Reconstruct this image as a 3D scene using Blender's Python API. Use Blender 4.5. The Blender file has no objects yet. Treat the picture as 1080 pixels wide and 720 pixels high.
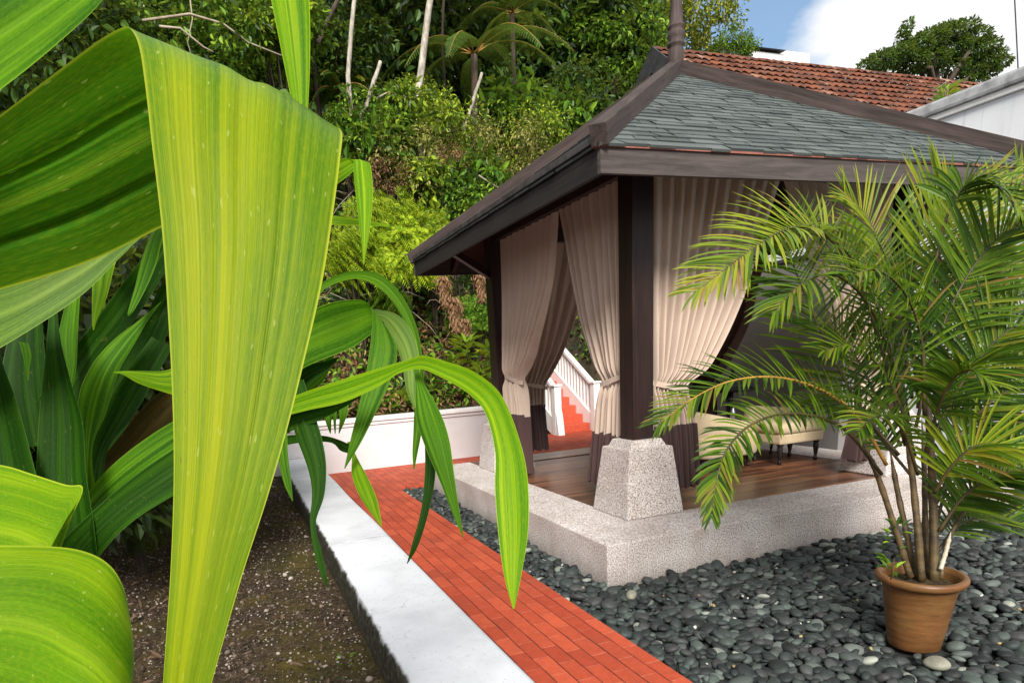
import bpy, bmesh, math, random
import numpy as np
from mathutils import Vector, Matrix
from math import radians as R, sin, cos, pi

S = bpy.context.scene
COL = S.collection
rng = np.random.default_rng(7)
random.seed(7)

# ------------------------------------------------------------------ camera
YAW, PIT, ROL = R(70.364), R(-14.409), R(-3.896)
FPX, PX, PY = 675.42, 504.91, 554.36
CAM = Vector((-2.262, -3.7209, 1.5801))
_f = Vector((cos(YAW)*cos(PIT), sin(YAW)*cos(PIT), sin(PIT)))
_r = Vector((sin(YAW), -cos(YAW), 0))
_u = _r.cross(_f)
RT = cos(ROL)*_r + sin(ROL)*_u
UP = cos(ROL)*_u - sin(ROL)*_r
FW = _f
cd = bpy.data.cameras.new('camera')
cam = bpy.data.objects.new('camera', cd)
COL.objects.link(cam)
m = Matrix((RT, UP, -FW)).transposed().to_4x4()
m.translation = CAM
cam.matrix_world = m
cd.sensor_width = 36
cd.sensor_fit = 'HORIZONTAL'
cd.lens = FPX/1080*36
cd.shift_x = (540-PX)/1080
cd.shift_y = (PY-360)/1080
cd.clip_start = 0.05
cd.clip_end = 500
S.camera = cam

# ------------------------------------------------------------------ light
SUN_AZ = Vector((-0.4, -1.0, 0)).normalized()
SUN_EL = R(38)
w = bpy.data.worlds.new('World')
S.world = w
w.use_nodes = True
nt = w.node_tree
bg = nt.nodes['Background']
sky = nt.nodes.new('ShaderNodeTexSky')
sky.sky_type = 'NISHITA'
sky.sun_disc = False
sky.sun_elevation = SUN_EL
sky.sun_rotation = math.atan2(SUN_AZ.x, SUN_AZ.y)
tc = nt.nodes.new('ShaderNodeTexCoord')
mp = nt.nodes.new('ShaderNodeMapping')
mp.inputs['Scale'].default_value = (2.2, 2.2, 5.0)
mp.inputs['Location'].default_value = (0.35, 0.1, 0.6)
cn = nt.nodes.new('ShaderNodeTexNoise')
cn.inputs['Scale'].default_value = 1.6
cn.inputs['Detail'].default_value = 7
cn.inputs['Roughness'].default_value = 0.55
cr = nt.nodes.new('ShaderNodeValToRGB')
cr.color_ramp.elements[0].position = 0.27
cr.color_ramp.elements[0].color = (0.16, 0.16, 0.16, 1)
cr.color_ramp.elements[1].position = 0.43
mx = nt.nodes.new('ShaderNodeMix')
mx.data_type = 'RGBA'
mx.inputs['B'].default_value = (16.5, 16.6, 16.9, 1)
nt.links.new(tc.outputs['Generated'], mp.inputs['Vector'])
nt.links.new(mp.outputs['Vector'], cn.inputs['Vector'])
# a break of blue sky beyond the finial, cloud elsewhere
dp = nt.nodes.new('ShaderNodeVectorMath'); dp.operation = 'DOT_PRODUCT'
dp.inputs[1].default_value = (0.596, 0.70, 0.393)
nt.links.new(tc.outputs['Generated'], dp.inputs[0])
mr_ = nt.nodes.new('ShaderNodeMapRange')
mr_.inputs['From Min'].default_value = 0.982; mr_.inputs['From Max'].default_value = 1.0
mr_.inputs['To Max'].default_value = 0.30
nt.links.new(dp.outputs['Value'], mr_.inputs['Value'])
sb = nt.nodes.new('ShaderNodeMath'); sb.operation = 'SUBTRACT'
nt.links.new(cn.outputs['Fac'], sb.inputs[0]); nt.links.new(mr_.outputs['Result'], sb.inputs[1])
nt.links.new(sb.outputs[0], cr.inputs['Fac'])
tint = nt.nodes.new('ShaderNodeMix'); tint.data_type = 'RGBA'; tint.blend_type = 'MULTIPLY'
tint.inputs['Factor'].default_value = 1.0; tint.inputs['B'].default_value = (1.5, 2.2, 2.5, 1)
nt.links.new(sky.outputs['Color'], tint.inputs['A'])
nt.links.new(cr.outputs['Color'], mx.inputs['Factor'])
nt.links.new(tint.outputs['Result'], mx.inputs['A'])
nt.links.new(mx.outputs['Result'], bg.inputs['Color'])
bg.inputs['Strength'].default_value = 0.05
sl = bpy.data.lights.new('sun', 'SUN')
sl.energy = 5.0
sl.angle = R(22)
sl.color = (1.0, 0.95, 0.87)
so = bpy.data.objects.new('sun', sl)
COL.objects.link(so)
sdir = Vector((SUN_AZ.x*cos(SUN_EL), SUN_AZ.y*cos(SUN_EL), sin(SUN_EL)))
so.rotation_euler = sdir.to_track_quat('Z', 'Y').to_euler()
so.location = (3, -8, 9)
vs = S.view_settings
vs.view_transform = 'Standard'
vs.look = 'None'
vs.gamma = 1
vs.use_curve_mapping = False
vs.exposure = 0.36
S.render.engine = 'CYCLES'
S.cycles.max_bounces = 8
S.cycles.transmission_bounces = 4
S.cycles.use_denoising = True

# ------------------------------------------------------------------ helpers
def at(px, py, d):
    """world point at photo pixel (1080x720) and depth d metres along the view axis"""
    return CAM + (RT*((px-PX)/FPX) - UP*((py-PY)/FPX) + FW)*d

def link(o, parent=None):
    COL.objects.link(o)
    if parent:
        o.parent = parent
    return o

def tag(o, label=None, cat=None, group=None, kind=None):
    if label: o['label'] = label
    if cat: o['category'] = cat
    if group: o['group'] = group
    if kind: o['kind'] = kind
    return o

def empty(name, loc=(0, 0, 0), label=None, cat=None, group=None):
    o = bpy.data.objects.new(name, None)
    o.empty_display_size = 0.2
    COL.objects.link(o)
    o.location = loc
    return tag(o, label, cat, group)

class MB:
    def __init__(self):
        self.v, self.f, self.uv, self.smooth = [], [], [], []
    def add(self, vs_, fs, uvs=None, smooth=False):
        b = len(self.v)
        self.v += [tuple(p) for p in vs_]
        for i, q in enumerate(fs):
            self.f.append(tuple(b+k for k in q))
            self.uv.append([uvs[k] for k in q] if uvs is not None else [(0, 0)]*len(q))
            self.smooth.append(smooth)
        return self
    def box(self, x0, x1, y0, y1, z0, z1, bev=0.0):
        bm = bmesh.new()
        bmesh.ops.create_cube(bm, size=1)
        for q in bm.verts:
            q.co = Vector(((x0+x1)/2+q.co.x*(x1-x0), (y0+y1)/2+q.co.y*(y1-y0), (z0+z1)/2+q.co.z*(z1-z0)))
        if bev:
            bmesh.ops.bevel(bm, geom=list(bm.edges), offset=bev, segments=2, affect='EDGES', profile=0.6)
        return self.bm(bm)
    def bm(self, bm, mat=None, smooth=False):
        bm.verts.index_update()
        vs_ = [(mat @ q.co if mat else q.co.copy()) for q in bm.verts]
        self.add(vs_, [[q.index for q in f.verts] for f in bm.faces], None, smooth)
        bm.free()
        return self
    def hexa(self, pts, bev=0.0):
        """8 points: bottom ring 0-3 ccw, top ring 4-7"""
        bm = bmesh.new()
        q = [bm.verts.new(p) for p in pts]
        for f in ((3, 2, 1, 0), (4, 5, 6, 7), (0, 1, 5, 4), (1, 2, 6, 5), (2, 3, 7, 6), (3, 0, 4, 7)):
            bm.faces.new([q[i] for i in f])
        if bev:
            bmesh.ops.bevel(bm, geom=list(bm.edges), offset=bev, segments=2, affect='EDGES', profile=0.6)
        return self.bm(bm)
    def beam(self, a, b, wdt, hgt, up=(0, 0, 1), bev=0.0, drop=0.0):
        a, b = Vector(a), Vector(b)
        t = (b-a).normalized()
        s = t.cross(Vector(up)).normalized()
        u = s.cross(t).normalized()
        a = a-u*drop; b = b-u*drop
        s *= wdt/2; u *= hgt/2
        return self.hexa([a-s-u, a+s-u, b+s-u, b-s-u, a-s+u, a+s+u, b+s+u, b-s+u], bev)
    def tube(self, pts, rad, n=8, cap=True):
        pts = [Vector(p) for p in pts]
        N = len(pts)
        if not hasattr(rad, '__len__'): rad = [rad]*N
        ref = Vector((0.31, 0.17, 0.93)).normalized()
        vs_, uvs = [], []
        for i, p in enumerate(pts):
            t = (pts[min(i+1, N-1)]-pts[max(i-1, 0)]).normalized()
            if abs(t.dot(ref)) > 0.97: ref2 = Vector((1, 0, 0))
            else: ref2 = ref
            s = t.cross(ref2).normalized(); u = s.cross(t)
            for k in range(n):
                a = 2*pi*k/n
                vs_.append(p+(s*cos(a)+u*sin(a))*rad[i]); uvs.append((k/n, i/N))
        fs = [(i*n+k, i*n+(k+1) % n, (i+1)*n+(k+1) % n, (i+1)*n+k) for i in range(N-1) for k in range(n)]
        if cap:
            fs.append(tuple(range(n-1, -1, -1))); fs.append(tuple((N-1)*n+k for k in range(n)))
        return self.add(vs_, fs, uvs, True)
    def lathe(self, prof, cx=0, cy=0, n=32):
        vs_ = []
        for r_, z in prof:
            for k in range(n):
                a = 2*pi*k/n
                vs_.append((cx+r_*cos(a), cy+r_*sin(a), z))
        N = len(prof)
        fs = [(i*n+k, i*n+(k+1) % n, (i+1)*n+(k+1) % n, (i+1)*n+k) for i in range(N-1) for k in range(n)]
        return self.add(vs_, fs, None, True)
    def grid(self, P, uvf=None, smooth=True):
        nu, nv = len(P), len(P[0])
        vs_ = [P[i][j] for i in range(nu) for j in range(nv)]
        uvs = [(j/(nv-1), i/(nu-1)) for i in range(nu) for j in range(nv)]
        fs = [(i*nv+j, i*nv+j+1, (i+1)*nv+j+1, (i+1)*nv+j) for i in range(nu-1) for j in range(nv-1)]
        return self.add(vs_, fs, uvs, smooth)
    def build(self, name, mat, parent=None, loc=None):
        me = bpy.data.meshes.new(name)
        me.from_pydata([tuple(p) for p in self.v], [], self.f)
        ul = me.uv_layers.new(name='UVMap')
        flat = [c for fuv in self.uv for c in fuv]
        ul.data.foreach_set('uv', np.array(flat, dtype=np.float32).ravel())
        me.polygons.foreach_set('use_smooth', np.array(self.smooth, dtype=bool))
        me.materials.append(mat)
        me.update()
        o = bpy.data.objects.new(name, me)
        if parent is not None and parent.location.length > 0:
            me.transform(Matrix.Translation(-parent.location))
        link(o, parent)
        return o

def np_mesh(name, V, F, mat, smooth=False):
    me = bpy.data.meshes.new(name)
    V = np.asarray(V, dtype=np.float32); F = np.asarray(F, dtype=np.int32)
    k = F.shape[1]
    me.vertices.add(len(V)); me.vertices.foreach_set('co', V.ravel())
    me.loops.add(F.size); me.loops.foreach_set('vertex_index', F.ravel())
    me.polygons.add(len(F))
    me.polygons.foreach_set('loop_start', np.arange(0, F.size, k, dtype=np.int32))
    me.polygons.foreach_set('loop_total', np.full(len(F), k, dtype=np.int32))
    me.polygons.foreach_set('use_smooth', np.full(len(F), smooth))
    me.materials.append(mat)
    me.update(calc_edges=True)
    return me

def catmull(pts, n):
    """resample list of number tuples to n points along a Catmull-Rom spline"""
    P = np.array(pts, float)
    K = len(P)
    Q = np.vstack([2*P[0]-P[1], P, 2*P[-1]-P[-2]])
    out = []
    for i in range(n):
        t = i/(n-1)*(K-1)
        k = min(int(t), K-2); u = t-k
        a, b, c, d = Q[k], Q[k+1], Q[k+2], Q[k+3]
        out.append(0.5*((2*b)+(-a+c)*u+(2*a-5*b+4*c-d)*u*u+(-a+3*b-3*c+d)*u**3))
    return np.array(out)

# ------------------------------------------------------------------ materials
class Mt:
    def __init__(self, name, rough=0.6, spec=0.4):
        self.m = bpy.data.materials.new(name)
        self.m.use_nodes = True
        self.t = self.m.node_tree
        self.p = self.t.nodes['Principled BSDF']
        self.p.inputs['Roughness'].default_value = rough
        self.p.inputs['Specular IOR Level'].default_value = spec
    def n(self, typ, **kw):
        nd = self.t.nodes.new(typ)
        for k, v in kw.items():
            if hasattr(nd, k): setattr(nd, k, v)
            else: nd.inputs[k].default_value = v
        return nd
    def l(self, a, b): self.t.links.new(a, b)
    def coord(self, scale=(1, 1, 1), kind='Object', rot=(0, 0, 0)):
        c = self.n('ShaderNodeTexCoord'); mp = self.n('ShaderNodeMapping')
        mp.inputs['Scale'].default_value = scale
        mp.inputs['Rotation'].default_value = rot
        self.l(c.outputs[kind], mp.inputs['Vector'])
        return mp.outputs['Vector']
    def noise(self, vec, scale=5, detail=5, rough=0.6, dist=0):
        nd = self.n('ShaderNodeTexNoise')
        nd.inputs['Scale'].default_value = scale; nd.inputs['Detail'].default_value = detail
        nd.inputs['Roughness'].default_value = rough; nd.inputs['Distortion'].default_value = dist
        if vec is not None: self.l(vec, nd.inputs['Vector'])
        return nd.outputs['Fac']
    def ramp(self, fac, stops, interp='LINEAR'):
        nd = self.n('ShaderNodeValToRGB'); r = nd.color_ramp; r.interpolation = interp
        while len(r.elements) < len(stops): r.elements.new(0.5)
        for e, (p, c) in zip(r.elements, stops):
            e.position = p
            e.color = (c[0], c[1], c[2], 1) if hasattr(c, '__len__') else (c, c, c, 1)
        self.l(fac, nd.inputs['Fac'])
        return nd.outputs['Color']
    def mix(self, fac, a, b, mode='MIX'):
        nd = self.n('ShaderNodeMix', data_type='RGBA', blend_type=mode)
        for s, v in (('Factor', fac), ('A', a), ('B', b)):
            if isinstance(v, bpy.types.NodeSocket): self.l(v, nd.inputs[s])
            elif hasattr(v, '__len__'): nd.inputs[s].default_value = (v[0], v[1], v[2], 1)
            else: nd.inputs[s].default_value = v
        return nd.outputs['Result']
    def math(self, op, a, b=0.0):
        nd = self.n('ShaderNodeMath', operation=op)
        for i, v in enumerate((a, b)):
            if isinstance(v, bpy.types.NodeSocket): self.l(v, nd.inputs[i])
            else: nd.inputs[i].default_value = v
        return nd.outputs[0]
    def base(self, c):
        if isinstance(c, bpy.types.NodeSocket): self.l(c, self.p.inputs['Base Color'])
        else: self.p.inputs['Base Color'].default_value = (c[0], c[1], c[2], 1)
        return self
    def bump(self, h, strength=0.3, dist=0.01):
        b = self.n('ShaderNodeBump'); b.inputs['Strength'].default_value = strength
        b.inputs['Distance'].default_value = dist
        self.l(h, b.inputs['Height']); self.l(b.outputs['Normal'], self.p.inputs['Normal'])
        return self
    def translucent(self, color, fac):
        tr = self.n('ShaderNodeBsdfTranslucent')
        if isinstance(color, bpy.types.NodeSocket): self.l(color, tr.inputs['Color'])
        else: tr.inputs['Color'].default_value = (*color, 1)
        mx_ = self.n('ShaderNodeMixShader'); mx_.inputs[0].default_value = fac
        out = self.t.nodes['Material Output']
        self.l(self.p.outputs[0], mx_.inputs[1]); self.l(tr.outputs[0], mx_.inputs[2])
        self.l(mx_.outputs[0], out.inputs['Surface'])
        return self

def simple(name, c0, c1, scale=6, rough=0.6, bump=0.2, detail=6, vs_=(1, 1, 1), spec=0.4, dist=0.005):
    k = Mt(name, rough, spec)
    v = k.coord(vs_)
    f = k.noise(v, scale, detail)
    k.base(k.ramp(f, [(0.3, c0), (0.7, c1)]))
    if bump: k.bump(f, bump, dist)
    return k.m

def mat_granite():
    k = Mt('granite', 0.75, 0.3)
    v = k.coord()
    f = k.noise(v, 95, 3, 0.75)
    g = k.noise(v, 150, 2, 0.6)
    big = k.noise(v, 2.5, 4)
    c = k.ramp(f, [(0.35, (0.07, 0.065, 0.065)), (0.43, (0.34, 0.3, 0.295)), (0.51, (0.6, 0.555, 0.54)), (0.63, (0.8, 0.77, 0.75))])
    c = k.mix(k.ramp(g, [(0.6, 0), (0.68, 0.45)]), c, (0.55, 0.38, 0.32))
    c = k.mix(0.8, c, k.ramp(big, [(0.35, (0.74, 0.69, 0.65)), (0.65, (1, 1, 1))]), 'MULTIPLY')
    sp = k.n('ShaderNodeSeparateXYZ'); k.l(k.coord(), sp.inputs[0])
    st = k.noise(k.coord((5, 5, 1.2)), 1.7, 5, 0.65)
    low = k.math('ADD', sp.outputs['Z'], k.math('MULTIPLY', st, 0.22))
    mr = k.n('ShaderNodeMapRange'); k.l(low, mr.inputs['Value'])
    mr.inputs['From Min'].default_value = 0.22; mr.inputs['From Max'].default_value = 0.05
    c = k.mix(k.math('MULTIPLY', mr.outputs['Result'], 0.55), c, (0.13, 0.105, 0.085))
    c = k.mix(k.ramp(k.noise(k.coord((1, 1, 0.6)), 2.1, 6, 0.7), [(0.56, 0), (0.74, 0.4)]), c, (0.3, 0.2, 0.14))
    k.base(c); k.bump(f, 0.25, 0.003)
    return k.m

def mat_wood(name, c0, c1, axis=0, rough=0.5, streak=1.0):
    k = Mt(name, rough, 0.4)
    sc = [14, 14, 14]; sc[axis] = 0.9
    v = k.coord(tuple(sc))
    f = k.noise(v, 2.2, 7, 0.65, 0.6)
    g = k.noise(k.coord(), 1.7, 4)
    c = k.ramp(f, [(0.3, c0), (0.68, c1)])
    c = k.mix(0.6, c, k.ramp(g, [(0.3, (0.6, 0.58, 0.56)), (0.7, (1, 1, 1))]), 'MULTIPLY')
    k.base(c); k.bump(f, 0.25*streak, 0.004)
    return k.m

def mat_deck():
    k = Mt('deck_boards', 0.28, 0.5)
    v = k.coord((1, 1, 1))
    br = k.n('ShaderNodeTexBrick'); k.l(v, br.inputs['Vector'])
    br.inputs['Scale'].default_value = 1; br.inputs['Brick Width'].default_value = 1.9
    br.inputs['Row Height'].default_value = 0.075; br.inputs['Mortar Size'].default_value = 0.0022
    br.inputs['Color1'].default_value = (0.0, 0, 0, 1); br.inputs['Color2'].default_value = (1, 1, 1, 1)
    br.inputs['Mortar'].default_value = (0.5, 0.5, 0.5, 1)
    f = k.noise(k.coord((1.2, 30, 1)), 2.0, 6, 0.6, 0.3)
    tone = k.mix(0.55, br.outputs['Color'], k.ramp(f, [(0.25, 0), (0.75, 1)]))
    c = k.ramp(tone, [(0.1, (0.035, 0.014, 0.009)), (0.5, (0.11, 0.042, 0.022)), (0.9, (0.36, 0.16, 0.075))])
    c = k.mix(br.outputs['Fac'], c, (0.008, 0.004, 0.003))
    k.base(c)
    h = k.math('SUBTRACT', k.math('MULTIPLY', f, 0.2), br.outputs['Fac'])
    k.bump(h, 0.4, 0.004)
    return k.m

def mat_brick():
    """long courses along y with worn dark grooves, faint pale cross joints"""
    k = Mt('red_brick_paving', 0.7, 0.25)
    sp = k.n('ShaderNodeSeparateXYZ'); k.l(k.coord(), sp.inputs[0])
    wob = k.math('MULTIPLY', k.math('SUBTRACT', k.noise(k.coord((6, 2, 1)), 2, 3), 0.5), 0.012)
    rowf = k.math('DIVIDE', k.math('ADD', sp.outputs['X'], wob), 0.098)
    row = k.math('FLOOR', rowf); fr = k.math('FRACT', rowf)
    off = k.math('MULTIPLY', k.math('MODULO', row, 2.0), 0.5)
    colf = k.math('ADD', k.math('DIVIDE', k.math('ADD', sp.outputs['Y'], wob), 0.21), off)
    cfr = k.math('FRACT', colf); cid = k.math('FLOOR', colf)
    wn = k.n('ShaderNodeTexWhiteNoise'); wn.noise_dimensions = '2D'
    cb = k.n('ShaderNodeCombineXYZ'); k.l(row, cb.inputs[0]); k.l(cid, cb.inputs[1]); k.l(cb.outputs[0], wn.inputs['Vector'])
    gn = k.noise(k.coord((3, 1.2, 1)), 3.0, 5, 0.7)
    gw = k.math('MULTIPLY', k.ramp(gn, [(0.3, 0.03), (0.7, 0.11)]), 1.0)
    groove = k.math('LESS_THAN', fr, gw)
    cross = k.math('LESS_THAN', cfr, 0.03)
    f = k.noise(k.coord(), 26, 7, 0.7); g = k.noise(k.coord(), 2.1, 5, 0.6); d = k.noise(k.coord(), 75, 2, 0.5)
    c = k.ramp(wn.outputs['Value'], [(0, (0.34, 0.054, 0.024)), (0.6, (0.42, 0.072, 0.032)), (1, (0.48, 0.09, 0.04))])
    c = k.mix(0.65, c, k.ramp(f, [(0.3, (0.66, 0.6, 0.58)), (0.7, (1.05, 1, 1))]), 'MULTIPLY')
    c = k.mix(k.ramp(g, [(0.5, 0), (0.72, 0.4)]), c, (0.2, 0.055, 0.035))
    c = k.mix(k.ramp(d, [(0.7, 0), (0.74, 0.6)]), c, (0.1, 0.03, 0.02))
    c = k.mix(k.math('MULTIPLY', cross, k.ramp(f, [(0.4, 0.1), (0.6, 0.55)])), c, (0.56, 0.22, 0.16))
    c = k.mix(k.math('MULTIPLY', groove, 0.85), c, (0.055, 0.014, 0.01))
    k.base(c)
    h = k.math('SUBTRACT', k.math('MULTIPLY', f, 0.4), k.math('ADD', groove, k.math('MULTIPLY', cross, 0.3)))
    k.bump(h, 0.6, 0.006)
    return k.m

def mat_step():
    k = Mt('red_tile', 0.55, 0.4)
    f = k.noise(k.coord(), 14, 5)
    k.base(k.ramp(f, [(0.3, (0.42, 0.06, 0.03)), (0.7, (0.58, 0.1, 0.045))])); k.bump(f, 0.2, 0.004)
    return k.m

def mat_white(name='white_plaster', c=(0.76, 0.75, 0.76), grime=0.25, stretch=(1, 1, 1), vertical=False):
    k = Mt(name, 0.75, 0.25)
    f = k.noise(k.coord((3, 3, 26)), 2.0, 6, 0.7)
    g = k.noise(k.coord(), 1.3, 6)
    d = k.noise(k.coord(), 60, 2)
    dark = tuple(x*0.72 for x in c)
    col = k.ramp(g, [(0.3, dark), (0.62, c)])
    col = k.mix(1-grime*2, col, c)
    col = k.mix(k.ramp(d, [(0.7, 0), (0.76, 0.3)]), col, (0.3, 0.3, 0.3))
    if vertical:
        st = k.noise(k.coord((7, 7, 0.35)), 1.6, 5)
        col = k.mix(k.ramp(st, [(0.52, 0), (0.75, 0.5)]), col, (0.33, 0.34, 0.36))
    k.base(col); k.bump(f, 0.3, 0.004)
    return k.m

def mat_kerb():
    k = Mt('white_painted_concrete', 0.6, 0.25)
    f = k.noise(k.coord((14, 3, 3)), 2.0, 6, 0.7)
    g = k.noise(k.coord(), 2.2, 6, 0.65)
    d = k.noise(k.coord(), 70, 1)
    gm = k.n('ShaderNodeNewGeometry'); sp = k.n('ShaderNodeSeparateXYZ')
    ob = k.n('ShaderNodeTexCoord'); k.l(ob.outputs['Object'], sp.inputs[0])
    col = k.ramp(g, [(0.3, (0.46, 0.48, 0.51)), (0.55, (0.58, 0.6, 0.635))])
    col = k.mix(k.ramp(f, [(0.62, 0), (0.75, 0.35)]), col, (0.3, 0.31, 0.33))
    col = k.mix(k.ramp(d, [(0.68, 0), (0.74, 0.5)]), col, (0.16, 0.16, 0.16))
    vo = k.n('ShaderNodeTexVoronoi'); vo.feature = 'DISTANCE_TO_EDGE'; vo.inputs['Scale'].default_value = 1.1
    wv = k.n('ShaderNodeVectorMath', operation='ADD'); k.l(k.coord(), wv.inputs[0])
    nn_ = k.n('ShaderNodeTexNoise'); nn_.inputs['Scale'].default_value = 5; nn_.inputs['Detail'].default_value = 6; k.l(k.coord(), nn_.inputs['Vector'])
    sc_ = k.n('ShaderNodeVectorMath', operation='SCALE'); sc_.inputs['Scale'].default_value = 0.35; k.l(nn_.outputs['Color'], sc_.inputs[0]); k.l(sc_.outputs[0], wv.inputs[1])
    k.l(wv.outputs[0], vo.inputs['Vector'])
    crk = k.math('MULTIPLY', k.math('LESS_THAN', vo.outputs['Distance'], 0.0035), k.ramp(g, [(0.45, 0), (0.6, 0.45)]))
    col = k.mix(crk, col, (0.12, 0.12, 0.12))
    yb = k.math('ABSOLUTE', k.math('SUBTRACT', sp.outputs['Y'], 1.15))
    col = k.mix(k.math('MULTIPLY', k.ramp(yb, [(0.0, 0.55), (0.16, 0)]), k.ramp(k.noise(k.coord((2, 9, 2)), 3, 5), [(0.4, 0), (0.65, 1)])), col, (0.2, 0.21, 0.22))
    # mossy soil stain climbing the planter side and creeping over the worn arris
    e = k.math('ADD', sp.outputs['X'], k.math('MULTIPLY', k.noise(k.coord((.4, 1, .4)), 7, 5, 0.6), 0.05))
    moss = k.ramp(e, [(0.0, 1), (0.001, 1)])
    mr = k.n('ShaderNodeMapRange'); k.l(e, mr.inputs['Value'])
    mr.inputs['From Min'].default_value = -1.722; mr.inputs['From Max'].default_value = -1.738
    mm = k.noise(k.coord(), 30, 5)
    col = k.mix(mr.outputs['Result'], col, k.ramp(mm, [(0.38, (0.012, 0.012, 0.009)), (0.6, (0.045, 0.043, 0.03)), (0.74, (0.2, 0.2, 0.17))]))
    k.base(col); k.bump(k.mix(0.5, f, mm), 0.25, 0.004)
    return k.m

def mat_soil():
    k = Mt('soil', 0.95, 0.1)
    f = k.noise(k.coord(), 38, 8, 0.75); g = k.noise(k.coord(), 2.2, 5); h = k.noise(k.coord(), 6, 4)
    c = k.ramp(f, [(0.34, (0.007, 0.005, 0.004)), (0.54, (0.058, 0.041, 0.027)), (0.7, (0.21, 0.155, 0.105))])
    c = k.mix(k.ramp(g, [(0.45, 0), (0.62, 0.8)]), c, k.ramp(h, [(0.3, (0.03, 0.032, 0.007)), (0.7, (0.1, 0.075, 0.018))]))
    k.base(c); k.bump(f, 0.9, 0.02)
    return k.m

def island_leaf(name, stops, rough=0.45, trans=0.28, tcol=None, spec=0.25):
    k = Mt(name, rough, spec)
    g = k.n('ShaderNodeNewGeometry')
    c = k.ramp(g.outputs['Random Per Island'], stops)
    k.base(c)
    t = k.mix(0.75, c, tcol or (0.32, 0.42, 0.05))
    k.translucent(t, trans)
    return k.m

def mat_strap(name, dark, light, yellow, ygain=0.5, trans=0.32, rough=0.38, tipy=(0, 0), sc=1.0, green=None):
    """long parallel-veined leaf: UV x across, y along"""
    k = Mt(name, rough+.1, 0.08)
    uv = k.n('ShaderNodeTexCoord'); sp = k.n('ShaderNodeSeparateXYZ'); k.l(uv.outputs['UV'], sp.inputs[0])
    def stretch(sx, sy):
        mp = k.n('ShaderNodeMapping'); mp.inputs['Scale'].default_value = (sx, sy, 1)
        oi = k.n('ShaderNodeObjectInfo')
        k.l(uv.outputs['UV'], mp.inputs['Vector'])
        ad = k.n('ShaderNodeVectorMath', operation='ADD'); k.l(mp.outputs[0], ad.inputs[0])
        cb = k.n('ShaderNodeCombineXYZ'); k.l(k.math('MULTIPLY', oi.outputs['Random'], 37.0), cb.inputs[0])
        k.l(cb.outputs[0], ad.inputs[1])
        return ad.outputs[0]
    broad = k.noise(stretch(5, 0.8), 1.0, 3, 0.55)
    fine = k.noise(stretch(55*sc, 1.2), 1.0, 3, 0.6)
    veins = k.noise(stretch(190*sc, 1.0), 1.0, 1, 0.5)
    cells = k.noise(stretch(70*sc, 90), 1.0, 2, 0.6)
    blot = k.noise(stretch(3, 5), 1.0, 4, 0.6)
    spots = k.noise(stretch(30*sc, 62*sc), 1.0, 1, 0.4)
    f = k.math('ADD', k.math('MULTIPLY', broad, 0.72), k.math('MULTIPLY', fine, 0.28))
    c = k.ramp(f, [(0.34, dark), (0.62, light)])
    ygr = k.math('ADD', k.math('MULTIPLY', k.ramp(f, [(0.47, 0), (0.62, 1)]), ygain),
                 k.math('MULTIPLY', k.ramp(sp.outputs['Y'], [(max(tipy[0], 0.0), 0), (max(tipy[1], 0.02), 1)]), ygain*0.55 if tipy[1] else 0.0))
    ygr = k.math('MULTIPLY', ygr, k.ramp(blot, [(0.3, 0.55), (0.65, 1.1)]))
    c = k.mix(ygr, c, yellow)
    if green:
        # shade put into the colour: shaded base half deep green, lit hanging half yellower
        c = k.mix(k.ramp(sp.outputs['Y'], [(green[0], 1), (green[1], 0)]), c, k.ramp(f, [(0.36, (0.006, 0.045, 0.003)), (0.48, (0.02, 0.11, 0.005)), (0.62, (0.06, 0.21, 0.009))]))
    if green:
        c = k.mix(k.math('MULTIPLY', k.ramp(k.math('ABSOLUTE', k.math('SUBTRACT', sp.outputs['X'], 0.46)), [(0.2, 0), (0.5, 0.75)]), k.ramp(fine, [(0.3, 1), (0.7, 0.5)])), c, (0.075, 0.17, 0.006))
    # paler midrib and margins
    du = k.math('ABSOLUTE', k.math('SUBTRACT', sp.outputs['X'], 0.5))
    rib = k.ramp(du, [(0.0, 0.16), (0.05, 0)])
    marg = k.ramp(du, [(0.484, 0), (0.494, 0.6)])
    c = k.mix(k.math('MAXIMUM', rib, marg), c, tuple(min(1, x*1.35+0.03) for x in yellow))
    c = k.mix(k.math('MULTIPLY', k.ramp(veins, [(0.4, 0), (0.62, 1)]), 0.22), c, tuple(x*0.45 for x in dark))
    c = k.mix(k.math('MULTIPLY', k.ramp(cells, [(0.45, 0), (0.7, 1)]), 0.16), c, yellow)
    c = k.mix(k.ramp(spots, [(0.715, 0), (0.75, 0.5 if sc > .9 else 0.12)]), c, (0.34, 0.38, 0.1))
    specks = k.noise(stretch(60, 130), 1.0, 1, 0.3)
    c = k.mix(k.ramp(specks, [(0.79, 0), (0.81, 0.75)]), c, (0.09, 0.06, 0.015))
    c = k.mix(k.ramp(k.noise(stretch(4, 9), 1.0, 5, 0.7), [(0.64, 0), (0.74, 0.35)]), c, (0.3, 0.22, 0.05))
    k.base(c)
    t = k.mix(0.12, k.mix(1.0, c, (1.5, 1.9, 1.0), 'MULTIPLY'), tuple(min(1, x*1.1) for x in yellow))
    h = k.math('ADD', k.math('MULTIPLY', fine, 0.5), k.math('ADD', k.math('MULTIPLY', veins, 0.25), k.math('MULTIPLY', cells, 0.18)))
    k.bump(h, 0.35, 0.0035)
    k.translucent(t, trans)
    return k.m

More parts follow.
